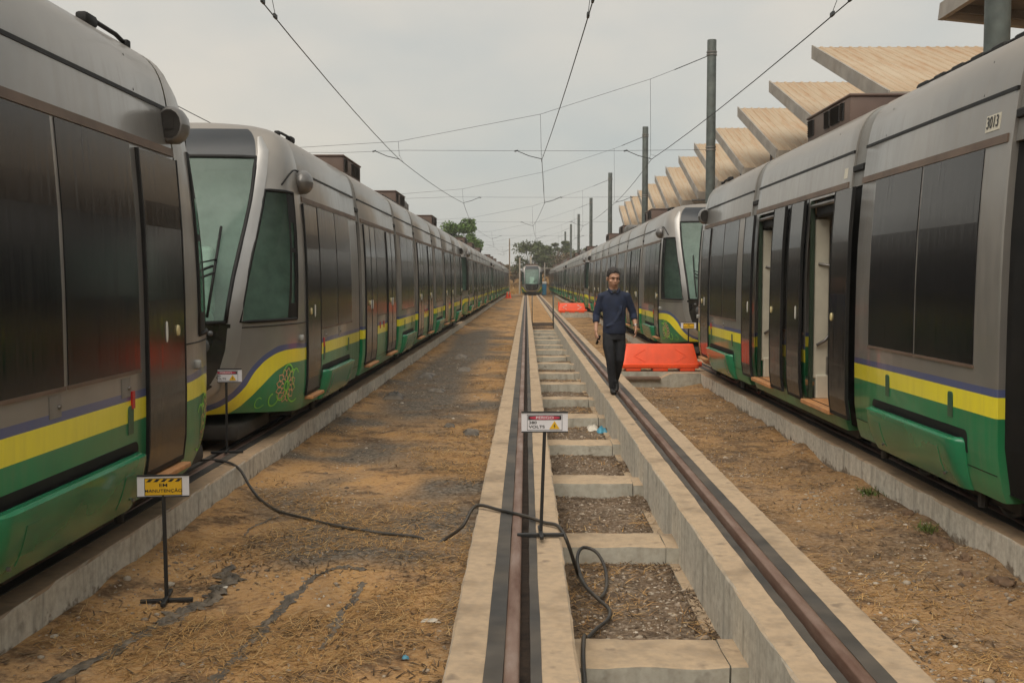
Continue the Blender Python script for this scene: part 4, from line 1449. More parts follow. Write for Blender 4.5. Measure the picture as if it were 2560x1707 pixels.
# ------------------------------------------------------------------ signs on stands
def tri_prism(mb, pts, y0, y1, m=0):
    n = len(pts)
    V = [(x, y0, z) for x, z in pts] + [(x, y1, z) for x, z in pts]
    F = [tuple(range(n)), tuple(range(2*n-1, n-1, -1))] + [(i, n+i, n+(i+1) % n, (i+1) % n) for i in range(n)]
    mb.raw(V, F, m)
    return mb

TEXT_ROT = (math.pi / 2, 0, 0)
def stand_sign(loc, zb, rz, base_rz, kind, label, lean=0.0):
    """zb = height of the board's lower edge above the foot"""
    r = empty('stand_sign', loc, 0)
    setp(r, label, 'sign', 'small warning signs on black stands')
    add('post', MB().bbox(-.011, .011, -.011, .011, .02, zb + .02, .003, 1).mesh('post', M_SIGNK), r, (0, 0, 0), (0, lean, base_rz))
    for k in range(2):
        add('foot_bar', MB().bbox(-.155, .155, -.013, .013, .002 + .018 * k, .026 + .018 * k, .005, 2).mesh('foot_bar', M_SIGNK), r, (0, 0, 0), (0, 0, base_rz + k * math.pi / 2))
    W, Hh = .152, .125
    bx = zb * math.sin(lean)
    b = add('board', MB().bbox(-W, W, -.012, -.004, 0, Hh, .002, 1).mesh('board', M_SIGNW), r, (bx, 0, zb), (0, 0, rz))
    add('edge_strip', MB().box(-W, W, -.016, -.002, Hh - .002, Hh + .007).mesh('edge_strip', M_SIGNK), b)
    add('edge_strip', MB().box(-W, W, -.016, -.002, -.005, .002).mesh('edge_strip', M_SIGNK), b)
    if kind == 'maint':
        add('yellow_panel', MB().box(-.108, .112, -.0135, -.0122, .006, .112).mesh('yellow_panel', M_SIGNY), b)
        for a in ((-.108, .112, .006, .009), (-.108, .112, .109, .112), ):
            add('panel_line', MB().box(a[0], a[1], -.0145, -.0137, a[2], a[3]).mesh('panel_line', M_SIGNK), b)
        for a in ((-.108, -.105), (.109, .112)):
            add('panel_line', MB().box(a[0], a[1], -.0145, -.0137, .009, .109).mesh('panel_line', M_SIGNK), b)
        for k in range(5):
            x = -.098 + k * .042
            add('hazard_stripe', tri_prism(MB(), [(x, .089), (x + .022, .089), (x + .04, .106), (x + .018, .106)], -.0145, -.0137).mesh('hazard_stripe', M_SIGNK), b)
        add('lettering', text_mesh('lettering', 'EM', .028, M_SIGNK, 1.45), b, (.002, -.0142, .068), TEXT_ROT)
        add('lettering', text_mesh('lettering', 'MANUTEN\u00c7\u00c3O', .026, M_SIGNK, 1.22), b, (.002, -.0142, .034), TEXT_ROT)
    else:
        for a in ((-.115, .115, .008, .0105), (-.115, .115, .110, .1125)):
            add('panel_line', MB().box(a[0], a[1], -.0135, -.0122, a[2], a[3]).mesh('panel_line', M_SIGNK), b)
        for a in ((-.115, -.1125), (.1125, .115)):
            add('panel_line', MB().box(a[0], a[1], -.0135, -.0122, .0105, .110).mesh('panel_line', M_SIGNK), b)
        add('header_bar', MB().bbox(-.108, .108, -.0137, -.0124, .077, .105, .0005, 1).mesh('header_bar', M_SIGNK), b)
        n = 24
        add('header_oval', tri_prism(MB(), [(.100 * math.cos(2*math.pi*k/n), .091 + .0125 * math.sin(2*math.pi*k/n)) for k in range(n)], -.0147, -.0139).mesh('header_oval', M_SIGNR), b)
        add('lettering', text_mesh('lettering', 'PERIGO', .023, M_SIGNW, 1.5), b, (0, -.0152, .091), TEXT_ROT)
        add('lettering', text_mesh('lettering', '380', .026, M_SIGNK, 1.35, align='LEFT'), b, (-.104, -.0130, .059), TEXT_ROT)
        add('lettering', text_mesh('lettering', 'VOLTS', .026, M_SIGNK, 1.35, align='LEFT'), b, (-.104, -.0130, .031), TEXT_ROT)
        add('warning_triangle', tri_prism(MB(), [(.030, .017), (.098, .017), (.064, .070)], -.0139, -.0125).mesh('warning_triangle', M_SIGNY), b)
        add('bolt_symbol', tri_prism(MB(), [(.062, .022), (.071, .039), (.065, .039), (.069, .055), (.057, .036), (.063, .036)], -.0149, -.0141).mesh('bolt_symbol', M_SIGNK), b)
    return r
stand_sign((-2.195, 6.19, gz(-2.195, 6.19)), .655, rad(8), rad(10), 'maint', 'yellow maintenance sign on a black stand beside the nearest left tram', rad(-.6))
stand_sign((.085, 6.77, -.004), .70, rad(2), rad(2), 'volt', 'white danger 380 volts sign on the middle track beam', rad(2.0))
stand_sign((-2.94, 10.04, -.004), .70, rad(5), rad(12), 'volt', 'white danger sign on a black stand before the left lotus emblem', rad(0.3))
stand_sign((3.22, 20.9, -.004), .72, rad(-4), rad(20), 'maint', 'yellow sign half hidden behind the open-door tram, by the right windscreen')

# ------------------------------------------------------------------ power cable across the middle
def catmull(P, n=8):
    P = [Vector(p) for p in P]
    out = []
    for i in range(len(P) - 1):
        a, b, c, d = P[max(i-1, 0)], P[i], P[i+1], P[min(i+2, len(P)-1)]
        for k in range(n):
            t = k / n
            out.append(0.5 * ((2*b) + (c-a)*t + (2*a-5*b+4*c-d)*t*t + (-a+3*b-3*c+d)*t*t*t))
    return out + [P[-1]]
def on_g(x, y, dz=.014): return (x, y, gz(x, y) + dz)
cab = [(-3.55, 9.75, .012), (-3.144, 9.594, .010), (-2.94, 9.6, .010), (-2.725, 9.42, .008), (-2.60, 9.30, -.04), (-2.50, 9.2, -.15)]
cab += [on_g(x, y) for x, y in ((-2.365, 9.06), (-2.092, 8.6), (-1.797, 8.26), (-1.497, 7.96), (-1.276, 7.85), (-1.101, 7.8), (-.841, 7.69))]
cab += [on_g(-.70, 7.60, -.01), on_g(-.60, 7.62, .03), (-.48, 7.55, -.12), (-.386, 7.634, .012), (-.198, 7.49, .012), (-.007, 7.27, .016), (.114, 7.11, .012), (.205, 7.01, .012), (.262, 6.90, -.06)]
cab += [(.330, 7.0, -.28), (.345, 7.10, -.34), (.40, 6.83, -.37), (.47, 6.74, -.40), (.535, 6.99, -.41), (.55, 7.30, -.36), (.50, 7.52, -.30), (.40, 7.52, -.27), (.352, 7.31, -.30), (.375, 6.99, -.36), (.44, 6.71, -.38), (.516, 6.50, -.40), (.495, 6.33, -.41), (.415, 6.16, -.41), (.345, 5.93, -.39), (.314, 5.70, -.30), (.285, 5.2, -.29), (.27, 4.2, -.30), (.27, 3.2, -.38)]
setp(add('power_cable', MB().tube(catmull(cab, 6), .0125, 8).mesh('power_cable', M_CABLE, True)), 'black power cable snaking over the ground and looping in the pit', 'cable')
cab2 = [(-3.5, 10.2, .30), (-3.3, 10.10, .62), (-3.12, 10.05, .80), (-2.99, 10.06, .80), (-2.955, 10.06, .70)]
setp(add('thin_cable', MB().tube(catmull(cab2, 8), .009, 6).mesh('thin_cable', M_CABLE, True)), 'thin black cable arching from the left tram nose to the danger sign', 'cable')

# ------------------------------------------------------------------ orange barriers on their concrete sills
def barrier_mesh(L=1.42):
    mb = MB()
    prof = [(-.20, .055), (-.215, .075), (-.215, .125), (-.19, .14), (-.085, .47), (-.07, .50), (.07, .50), (.085, .47), (.19, .14), (.215, .125), (.215, .075), (.20, .055)]
    xs = [-L/2, -L/2 + .02] + list(np.linspace(-L/2 + .06, L/2 - .06, 8)) + [L/2 - .02, L/2]
    rows = []
    for x in xs:
        e = min(x + L/2, L/2 - x)
        k = .90 if e < .001 else (.97 if e < .03 else 1)
        row = []
        for y, z in prof:
            xi = x * (1 - .13 * max(0, (z - .12)) / .38)
            row.append((xi, y * k, z))
        rows.append(row + [row[0]])
    mb.grid(rows)
    mb.raw(rows[0][:-1], [tuple(range(len(prof)))[::-1]]); mb.raw(rows[-1][:-1], [tuple(range(len(prof)))])
    return mb.mesh('body', M_ORANGE, 35)
def chevrons(mat, wd, off):
    out = []
    for s in (-1, 1):
        pts = [(s * .28, .40), (s * .48, .28), (s * .28, .17)] if s < 0 else [(s * .28, .40), (s * .48, .28), (s * .28, .17)]
        mb = MB()
        P = []
        for x, z in pts:
            y = -.19 + (.105) * (z - .14) / .33
            P.append((x, y - off, z))
        mb.tube(P, wd, 6, flat=.4, upv=(0, 1, .3))
        out.append(mb.mesh('chevron', mat))
    return out
ME_BARR = barrier_mesh()
ME_FEET = [MB().bbox(-.14, .14, -.2, .2, 0, .06, .015, 2).mesh('foot', M_ORANGE, 40)]
def sill_mesh(seed):
    mb = MB()
    pts = [(1.745, -.6), (1.745, -.13), (2.30, -.13), (2.45, -.10), (2.58, -.035), (2.66, -.012), (3.155, -.012), (3.155, -.6)]
    tri_prism(mb, pts, 18.98, 19.24)
    mb.box(1.742, 3.158, 19.245, 19.68, -.6, -.004)
    return mb.mesh('sill', M_CONC2)
def barrier(x, y, rz, white, label, dy):
    sl = add('concrete_sill', sill_mesh(1), None, (0, dy, 0)); setp(sl, 'stepped concrete sill under the ' + ('far' if white else 'near') + ' orange barrier', 'concrete', 'concrete sills between the tracks')
    r = empty('barrier', (x, y, -.002), rz)
    setp(r, label, 'barrier', 'orange plastic barriers')
    add('body', ME_BARR, r)
    for k in (-.5, 0, .5): add('foot', ME_FEET[0], r, (k, 0, .002))
    for me in chevrons(M_WHITE if white else M_ORANGE, .022 if white else .010, .006 if white else .000): add('chevron', me, r)
    add('lug', MB().bbox(-.72, -.655, -.04, .04, .14, .56, .02, 2).mesh('lug', M_ORANGE, 40), r)
    add('lug', MB().tube([(.70, 0, .12), (.79, 0, .12)], .05, 10).mesh('lug', M_ORANGE, 40), r)
barrier(2.46, 19.47, rad(0), False, 'big orange plastic barrier next to the walking man', 0)
barrier(2.30, 54.5, rad(0), True, 'small far orange barrier with white chevrons between the right tracks', 35.05)
add('plank', MB().bbox(1.76, 2.42, 18.9, 19.2, -.128, -.085, .006, 1).mesh('plank', simple('old_plank', (0.12, 0.075, 0.05), 0.9, dust=0.3, scale=9)), None)
setp(bpy.data.objects['plank'], 'brown plank lying on the sill below the near barrier', 'plank')

# ------------------------------------------------------------------ end of the pit: boards and handrails
sx = cxs(PIT_END)
r = empty('pit_steps', (.69 + sx, PIT_END, -.45))
setp(r, 'dark boards and two thin handrail posts closing the end of the pit', 'steps')
M_BOARD = simple('dark_board', (0.075, 0.055, 0.045), 0.9, dust=0.25, scale=8)
for k in range(2):
    add('board', MB().bbox(-.44, .44, -.02 - .05 * k, .03 - .05 * k, .02 + .19 * (1 - k), .20 + .19 * (1 - k), .008, 1).mesh('board', M_BOARD), r)
for s in (-1, 1):
    add('handrail_post', MB().tube([(s * .44, -.06, .05), (s * .44, -.06, 1.42), (s * .44, .05, 1.48), (s * .44, .9, 1.48), (s * .44, .95, 1.4), (s * .44, .95, .4)], .02, 6).mesh('handrail_post', M_GALV, True), r)

# ------------------------------------------------------------------ the walking man
def blob(name, mb, mat, voxel, sm=4, it=None):
    """weld overlapping closed shapes into one continuous smooth skin"""
    me = mb.mesh(name, mat)
    ob = bpy.data.objects.new('tmp_blob', me)
    COL.objects.link(ob)
    m = ob.modifiers.new('r', 'REMESH'); m.mode = 'VOXEL'; m.voxel_size = voxel; m.use_smooth_shade = True
    m2 = ob.modifiers.new('s', 'SMOOTH'); m2.iterations = sm; m2.factor = 0.5
    dg = bpy.context.evaluated_depsgraph_get()
    out = bpy.data.meshes.new_from_object(ob.evaluated_get(dg))
    bpy.data.objects.remove(ob)
    out.name = name
    out.materials.clear(); out.materials.append(mat)
    out.polygons.foreach_set('use_smooth', [True] * len(out.polygons))
    return out
def rings(mb, R, n=16):
    """stack of horizontal ellipses (cx, cy, z, rx, ry)"""
    rows = [[(c + a * math.cos(2*math.pi*k/n), d + b * math.sin(2*math.pi*k/n), z) for k in range(n)] for c, d, z, a, b in R]
    up = R[-1][2] > R[0][2]
    mb.grid([r + [r[0]] for r in rows], flip=not up)
    mb.raw(rows[0], [tuple(range(n))[::-1] if up else tuple(range(n))]); mb.raw(rows[-1], [tuple(range(n)) if up else tuple(range(n))[::-1]])
    return mb
M_SKIN = simple('skin', (0.47, 0.26, 0.17), 0.5, var=0.12, scale=18)
M_SHIRT = simple('navy_shirt', (0.014, 0.022, 0.050), 0.85, var=0.35, scale=9, bump=0.2)
M_JEANS = simple('black_trousers', (0.013, 0.014, 0.018), 0.85, var=0.4, scale=9, bump=0.2)
M_SHOE = simple('black_shoe', (0.012, 0.011, 0.011), 0.45)
M_HAIR = simple('dark_hair', (0.028, 0.022, 0.019), 0.7, var=0.5, scale=60)
M_EYE = simple('dark_eye', (0.03, 0.02, 0.018), 0.3)
MX, MY = 1.28, 15.50
def man():
    # head turned to his left and bent down a little
    hz = 1.715
    Rh = Matrix.Rotation(rad(14), 3, 'Z') @ Matrix.Rotation(rad(12), 3, 'X')
    hc = Vector((-.015, -.02, hz))
    def hp(x, y, z): return hc + Rh @ Vector((x, y, z)) * 1.08
    body = MB()
    body.ellip(hp(0, .008, .03), (.090, .108, .116), 20, 14, rot=Rh)
    body.ellip(hp(0, -.022, -.045), (.075, .086, .092), 18, 12, rot=Rh)
    body.ellip(hp(0, -.055, -.098), (.038, .035, .032), 14, 10, rot=Rh)         # chin
    body.tube([hp(0, -.092, .012), hp(0, -.112, -.030), hp(0, -.108, -.040)], [.010, .017, .013], 8)   # nose
    body.tube([hp(-.055, -.078, .030), hp(0, -.092, .034), hp(.055, -.078, .030)], .013, 8)             # brow
    for s in (-1, 1):
        body.ellip(hp(s * .052, -.060, -.030), (.026, .026, .022), 10, 8, rot=Rh)                        # cheek
        body.ellip(hp(s * .086, .012, -.012), (.011, .022, .034), 10, 8, rot=Rh)                         # ear
    body.tube([hp(-.022, -.096, -.062), hp(0, -.101, -.061), hp(.022, -.096, -.062)], .009, 8)
    body.tube([hp(-.020, -.093, -.074), hp(0, -.098, -.075), hp(.020, -.093, -.074)], .009, 8)
    body.tube([(-.005, .02, 1.44), (-.008, .015, 1.54), (-.012, .0, 1.66)], [.078, .068, .066], 14)
    # torso and legs inside the clothes keep the figure whole
    rings(body, [(0, .02, .95, .12, .08), (0, .02, 1.15, .14, .09), (0, .02, 1.32, .16, .095), (0, .02, 1.44, .13, .075)], 14)
    LEGS = [[(-.085, .01, .93), (-.055, -.06, .50), (-.012, .00, .095)], [(.095, .03, .93), (.09, .03, .49), (.055, .30, .17)]]
    for L in LEGS: body.tube(L, [.068, .052, .040], 12)
    body.tube([(0, .02, .90), (0, .02, .98)], .085, 12)
    # arms: shoulder, elbow, wrist
    AR = [(-.180, .03, 1.445), (-.258, .06, 1.17), (-.268, -.05, .925)]
    AL = [(.192, .03, 1.445), (.292, .08, 1.19), (.325, -.02, .985)]
    for A in (AR, AL):
        body.tube(A, [.050, .041, .028], 12)
    # hands
    def hand(w, d, fw, side, curl):
        """w wrist, d direction down the hand, fw palm normal, side thumb direction"""
        w, d, fw, side = Vector(w), Vector(d).normalized(), Vector(fw).normalized(), Vector(side).normalized()
        body.tube([w - d * .02, w + d * .03, w + d * .085], [.026, .033, .036], 10, flat=.55, upv=tuple(fw))
        for k, (o, l) in enumerate(((.030, .072), (.010, .082), (-.011, .076), (-.030, .060))):
            b = w + d * .085 + side * o
            p1 = b + d * l * .45 + fw * l * .10 * curl
            p2 = p1 + d * l * .32 + fw * l * .32 * curl
            p3 = p2 + d * l * .16 + fw * l * .30 * curl
            body.tube([b - d * .02, p1, p2, p3], [.0105, .0098, .009, .0075], 8)
        t = w + d * .03 + side * .028
        body.tube([t, t + side * .022 + d * .03 + fw * .008, t + side * .026 + d * .062 + fw * .022], [.014, .0115, .009], 8)
    hand(AR[2], (.04, -.10, -1), (1, .15, 0), (.15, -1, -.1), 1.1)
    hand(AL[2], (.0, -.10, -1), (-1, .1, 0), (-.1, -1, 0), .8)
    root = add('person', blob('body', body, M_SKIN, .0075, 3), None, (MX, MY, 0))
    setp(root, 'man in a navy shirt and black trousers walking along the track beam, phone in hand', 'person')
    # clothes
    sh = MB()
    rings(sh, [(.008, .02, .885, .170, .122), (.008, .02, .93, .176, .130), (.008, .015, 1.0, .172, .130), (.005, .015, 1.10, .166, .126), (.003, .018, 1.22, .174, .124), (0, .02, 1.35, .186, .122), (0, .022, 1.43, .178, .112), (-.002, .022, 1.495, .128, .090), (-.004, .018, 1.545, .086, .076)], 22)
    for A, s in ((AR, -1), (AL, 1)):
        e, w = Vector(A[1]), Vector(A[2])
        c = e + (w - e) * .42
        sh.tube([(s * .10, .022, 1.46), A[0], (Vector(A[0]) + e) / 2, tuple(e), tuple(e + (w - e) * .2), tuple(c)], [.070, .068, .061, .056, .054, .050], 14)
        sh.tube([tuple(e + (w - e) * .32), tuple(e + (w - e) * .46)], [.055, .053], 14)
    for k in range(5):   # soft folds
        a = k * 1.3
        sh.tube([(-.13 + .05 * k, -.095, 1.0 + .03 * k), (-.02 + .03 * k, -.112, 1.03 + .05 * k), (.10, -.09, 1.06 + .06 * k)], .012, 6)
    add('shirt', blob('shirt', sh, M_SHIRT, .011, 3), root)
    col = MB()
    for s in (-1, 1):
        col.tube([(s * .080, .04, 1.555), (s * .074, -.030, 1.54), (s * .034, -.090, 1.49)], [.018, .021, .016], 8)
    col.tube([(-.078, .04, 1.558), (0, .090, 1.565), (.078, .04, 1.558)], .02, 8)
    add('collar', blob('collar', col, M_SHIRT, .009, 2), root)
    add('undershirt', MB().ellip((0, -.060, 1.515), (.048, .014, .034), 12, 8).mesh('undershirt', M_SIGNK, True), root)
    tr = MB()
    rings(tr, [(.004, .02, .80, .166, .110), (.004, .02, .87, .160, .110), (.006, .02, .94, .135, .095)], 20)
    tr.tube([(-.085, .015, .90), (-.078, -.03, .70), (-.052, -.062, .50), (-.035, -.03, .30), (-.012, .0, .075)], [.085, .090, .070, .060, .052], 16)
    tr.tube([(.090, .03, .90), (.094, .03, .70), (.090, .03, .50), (.072, .15, .33), (.053, .29, .185)], [.085, .090, .070, .062, .052], 16)
    for L, sg in (((-.07, -.085, .58), 1), ((-.05, -.10, .47), -1), ((.0, -.06, .17), 1)):
        tr.tube([(L[0] - .05, L[1] + .02, L[2]), (L[0], L[1] - .01, L[2] + .02 * sg), (L[0] + .05, L[1] + .02, L[2] - .01)], .012, 6)
    add('trousers', blob('trousers', tr, M_JEANS, .011, 3), root)
    for (x, y, z, tilt) in ((-.010, -.03, .0, 0), (.052, .27, .10, rad(38))):
        sm_ = MB()
        Rt = Matrix.Rotation(tilt, 3, 'X')
        def q(a, b, c): return Vector((x, y, z)) + Rt @ Vector((a, b, c))
        sm_.tube([q(0, .09, .045), q(0, .03, .05), q(0, -.06, .042), q(0, -.14, .034), q(0, -.175, .030)], [.036, .045, .048, .042, .026], 12, flat=.85)
        sm_.tube([q(0, .05, .05), q(0, .045, .10)], [.046, .046], 12)
        sm_.bbox(x - .042, x + .042, y - .165, y + .115, z + .004, z + .022, .009, 2) if tilt == 0 else None
        add('shoe', blob('shoe', sm_, M_SHOE, .008, 3), root)
    hr = MB()
    hr.ellip(hp(0, .016, .040), (.0955, .113, .119), 24, 16, rot=Rh)
    for k in range(60):
        a = random.uniform(-1, 1); b = random.uniform(-1, 1)
        q = 1 - .5 * (a * a + b * b)
        if q < .3: continue
        hr.ellip(hp(.062 * a, .016 + .075 * b, .040 + .100 * math.sqrt(q)), (.012, .014, .016), 8, 6)
    me = blob('hair', hr, M_HAIR, .008, 1)
    bm = bmesh.new(); bm.from_mesh(me)
    pl_co = hp(0, -.066, .070); pl_no = (Rh @ Vector((0, -.86, -.51))).normalized()
    bmesh.ops.bisect_plane(bm, geom=bm.verts[:] + bm.edges[:] + bm.faces[:], plane_co=hp(0, -.062, .078), plane_no=pl_no, clear_outer=True)
    tf = MB()
    rr_ = random.Random(4)
    for k in range(46):
        a = rr_.uniform(-1, 1)
        tf.ellip(hp(.078 * a, -.070 + .055 * a * a + rr_.uniform(-.012, .014), .098 - .030 * a * a + rr_.uniform(-.006, .018)), (.009, .010, .013), 7, 5)
    for sgn in (-1, 1):
        for k in range(10):
            tf.ellip(hp(sgn * .083, -.018 + rr_.uniform(-.012, .03), rr_.uniform(-.012, .06)), (.007, .012, .014), 7, 5)
    bm.from_mesh(tf.mesh('hair_tufts', M_HAIR, True))
    bm.to_mesh(me); bm.free()
    add('hair', me, root)
    for s in (-1, 1):
        add('eye', MB().ellip(hp(s * .031, -.091, .010), (.014, .007, .006), 10, 6, rot=Rh).mesh('eye', M_EYE, True), root)
        add('eyebrow', MB().tube([hp(s * .014, -.101, .030), hp(s * .034, -.099, .036), hp(s * .052, -.088, .030)], .0055, 6).mesh('eyebrow', M_HAIR, True), root)
    add('mouth', MB().tube([hp(-.024, -.1035, -.068), hp(0, -.109, -.0675), hp(.024, -.1035, -.068)], .0035, 6).mesh('mouth', simple('lip', (0.16, 0.06, 0.05), .5), True), root)
    w = Vector(AL[1]) + (Vector(AL[2]) - Vector(AL[1])) * .86
    t = (Vector(AL[2]) - Vector(AL[1])).normalized()
    add('wristwatch', MB().tube([w - t * .012, w + t * .012], .0365, 14).mesh('wristwatch', M_STEEL, 40), root)
    ph = add('phone', MB().bbox(-.038, .038, -.006, .006, -.07, .07, .006, 2).mesh('phone', M_BLACKGLOSS, 40), None, (MX + AR[2][0] + .030, MY + AR[2][1] - .025, .80), (rad(18), rad(10), rad(62)))
    setp(ph, 'black phone held low in the walking man\'s hand', 'phone')
man()

# ------------------------------------------------------------------ strips of black plastic and scraps on the ground
def ribbon_strip(pts, w0, seed, name, label, cat, mat, nw=7, group=None, lift=.012):
    C = catmull([(x, y, 0) for x, y in pts], 16)
    rows = []
    for i, p in enumerate(C):
        t = (C[min(i+1, len(C)-1)] - C[max(i-1, 0)]).normalized()
        nrm = Vector((-t.y, t.x, 0))
        w = w0 * (0.30 + 1.5 * abs(mnoise.noise(Vector((i * .21, seed, 0)))) + .25 * math.sin(math.pi * i / (len(C) - 1)))
        row = []
        for k in range(nw):
            a = (k / (nw - 1) - .5) * 2
            q = p + nrm * (a * w + w0 * .9 * mnoise.noise(Vector((i * .11, seed, 7))) + .5 * w * mnoise.noise(Vector((i * .55, k * 2.1, seed))))
            h = lift * (.75 + 2.0 * mnoise.noise(Vector((i * .35, k * 1.3, seed + 5)))) * (1 - .6 * abs(a))
            row.append((q.x, q.y, gz(q.x, q.y) + max(-.010, h)))
        rows.append(row)
    mb = MB(); mb.grid(rows)
    o = add(name, mb.mesh(name, mat, True))
    return setp(o, label, cat, group)
G = 'black plastic strips on the ground'
ribbon_strip([(-2.36, 4.5), (-2.269, 4.966), (-2.167, 5.3), (-2.096, 5.608), (-2.017, 5.951), (-1.982, 6.248)], .055, 1, 'plastic_strip', 'long black plastic strip half buried, lower left, nearest the wall', 'plastic', M_PLASTIC, group=G)
ribbon_strip([(-2.10, 5.75), (-2.02, 6.0), (-1.96, 6.25), (-1.94, 6.45), (-1.971, 6.68), (-2.02, 6.9)], .075, 2, 'plastic_strip', 'wide wrinkled grey-black strip right of the maintenance sign foot', 'plastic', M_PLASTIC, group=G, lift=.022)
ribbon_strip([(-2.161, 7.785), (-2.155, 8.0), (-2.11, 8.25), (-2.063, 8.47)], .014, 3, 'plastic_strip', 'thin dark strip touching the cable near the left wall', 'plastic', M_PLASTIC, group=G)
ribbon_strip([(-1.5, 4.85), (-1.5, 5.1), (-1.49, 5.35), (-1.477, 5.6), (-1.469, 5.803), (-1.448, 6.083), (-1.434, 6.438), (-1.38, 6.70)], .045, 4, 'plastic_strip', 'ragged black strip in the middle of the left ground', 'plastic', M_PLASTIC, group=G)
ribbon_strip([(-1.37, 6.74), (-1.28, 6.82), (-1.20, 6.84), (-1.08, 6.78)], .026, 5, 'plastic_strip', 'short dark strip curling right at the top of the ragged strip', 'plastic', M_PLASTIC, group=G)
ribbon_strip([(-1.09, 5.35), (-1.075, 5.6), (-1.09, 5.95), (-1.06, 6.3), (-1.05, 6.55)], .03, 6, 'plastic_strip', 'broken black strip left of the middle beam', 'plastic', M_PLASTIC, group=G)
def scrap(x, y, sx_, sy_, h, seed, label, mat, name='plastic_scrap', cat='plastic', z=None, group='scraps lying on the ground'):
    n = 11
    rows = []
    for j in range(n):
        row = []
        for i in range(n):
            a, b = (i / (n - 1) - .5) * 2, (j / (n - 1) - .5) * 2
            rr = 1 + .45 * mnoise.noise(Vector((math.atan2(b, a) * 1.3, seed, 2)))
            px, py = x + a * sx_ * rr, y + b * sy_ * rr
            e = max(abs(a), abs(b))
            hh = h * (1 - e ** 3) * (.6 + .9 * abs(mnoise.noise(Vector((a * 2.3, b * 2.3, seed * 1.7)))))
            row.append((px, py, (gz(px, py) if z is None else z) + .004 + hh))
        rows.append(row)
    mb = MB(); mb.grid(rows)
    return setp(add(name, mb.mesh(name, mat, 40)), label, cat, group)
M_GREYPL = simple('grey_plastic_sheet', (0.13, 0.11, 0.088), 0.7, dust=0.6, scale=14, bump=0.3)
M_PALEPL = simple('pale_paper', (0.55, 0.50, 0.42), 0.7, dust=0.2, scale=14)
M_BLUEPL = simple('blue_plastic', (0.05, 0.26, 0.38), 0.5, dust=0.1)
scrap(-2.22, 17.1, .16, .28, .09, 1, 'crumpled black plastic lump near the left wall, level with the man', M_PLASTIC)
scrap(-2.45, 14.1, .10, .12, .04, 2, 'small dark scrap at the foot of the left wall below the lotus emblem', M_PLASTIC)
scrap(-.72, 13.2, .10, .18, .06, 3, 'black plastic scrap beside the middle beam, right of centre', M_PLASTIC)
scrap(-1.05, 13.8, .07, .12, .05, 4, 'smaller black scrap left of the scrap by the middle beam', M_PLASTIC)
scrap(-1.70, 26.0, .16, .55, .10, 5, 'pale grey plastic sheet on the dark patch far up the left ground', M_GREYPL)
scrap(-2.05, 21.0, .14, .45, .07, 6, 'dark wrinkled sheet on the blackened patch of the left ground', M_PLASTIC)
scrap(-1.40, 22.6, .13, .40, .08, 7, 'dark grey sheet right of the pale one on the blackened patch', M_GREYPL)
scrap(-1.60, 18.2, .14, .3, .05, 8, 'small black scrap just below the blackened patch', M_PLASTIC)
scrap(-.56, 5.87, .05, .035, .008, 9, 'white paper scrap on straw left of the middle beam', M_PALEPL, 'paper_scrap', 'paper')
scrap(-1.966, 6.51, .05, .03, .008, 10, 'pale paper scrap beside the maintenance sign foot', M_PALEPL, 'paper_scrap', 'paper')
scrap(-.63, 5.25, .018, .014, .02, 11, 'tiny blue plastic piece in the straw at the bottom', M_BLUEPL, 'plastic_piece')
scrap(1.04, 14.5, .07, .10, .08, 12, 'blue crumpled bag in the pit behind the danger sign', M_BLUEPL, 'plastic_bag')
scrap(.92, 14.7, .08, .12, .05, 13, 'white crumpled paper beside the blue bag in the pit', M_PALEPL, 'paper_scrap', 'paper')

# ------------------------------------------------------------------ straw, grass, gravel
def island_mat(name, cols, rough=0.9, trans=0.0):
    M = Mat(name, cols[0], rough, 0, 0.15)
    g = M.n('ShaderNodeNewGeometry')
    M.base(M.ramp(g.outputs['Random Per Island'], [(i / (len(cols) - 1), c) for i, c in enumerate(cols)]))
    return M.m
M_STRAW = island_mat('straw', [(0.16, 0.085, 0.035), (0.40, 0.215, 0.075), (0.54, 0.32, 0.125), (0.28, 0.15, 0.06), (0.58, 0.40, 0.19), (0.34, 0.19, 0.075)])
M_TWIG = island_mat('twigs', [(0.045, 0.030, 0.02), (0.10, 0.065, 0.04), (0.22, 0.15, 0.09), (0.07, 0.05, 0.035)])
M_PEB = island_mat('pebbles', [(0.10, 0.075, 0.055), (0.26, 0.20, 0.15), (0.42, 0.35, 0.27), (0.16, 0.12, 0.085), (0.55, 0.48, 0.39)])
M_DRYG = island_mat('dry_tall_grass', [(0.34, 0.18, 0.055), (0.46, 0.27, 0.09), (0.52, 0.34, 0.14), (0.30, 0.18, 0.07)])
M_GREENG = island_mat('green_weed', [(0.06, 0.10, 0.025), (0.10, 0.14, 0.035), (0.16, 0.16, 0.05)])

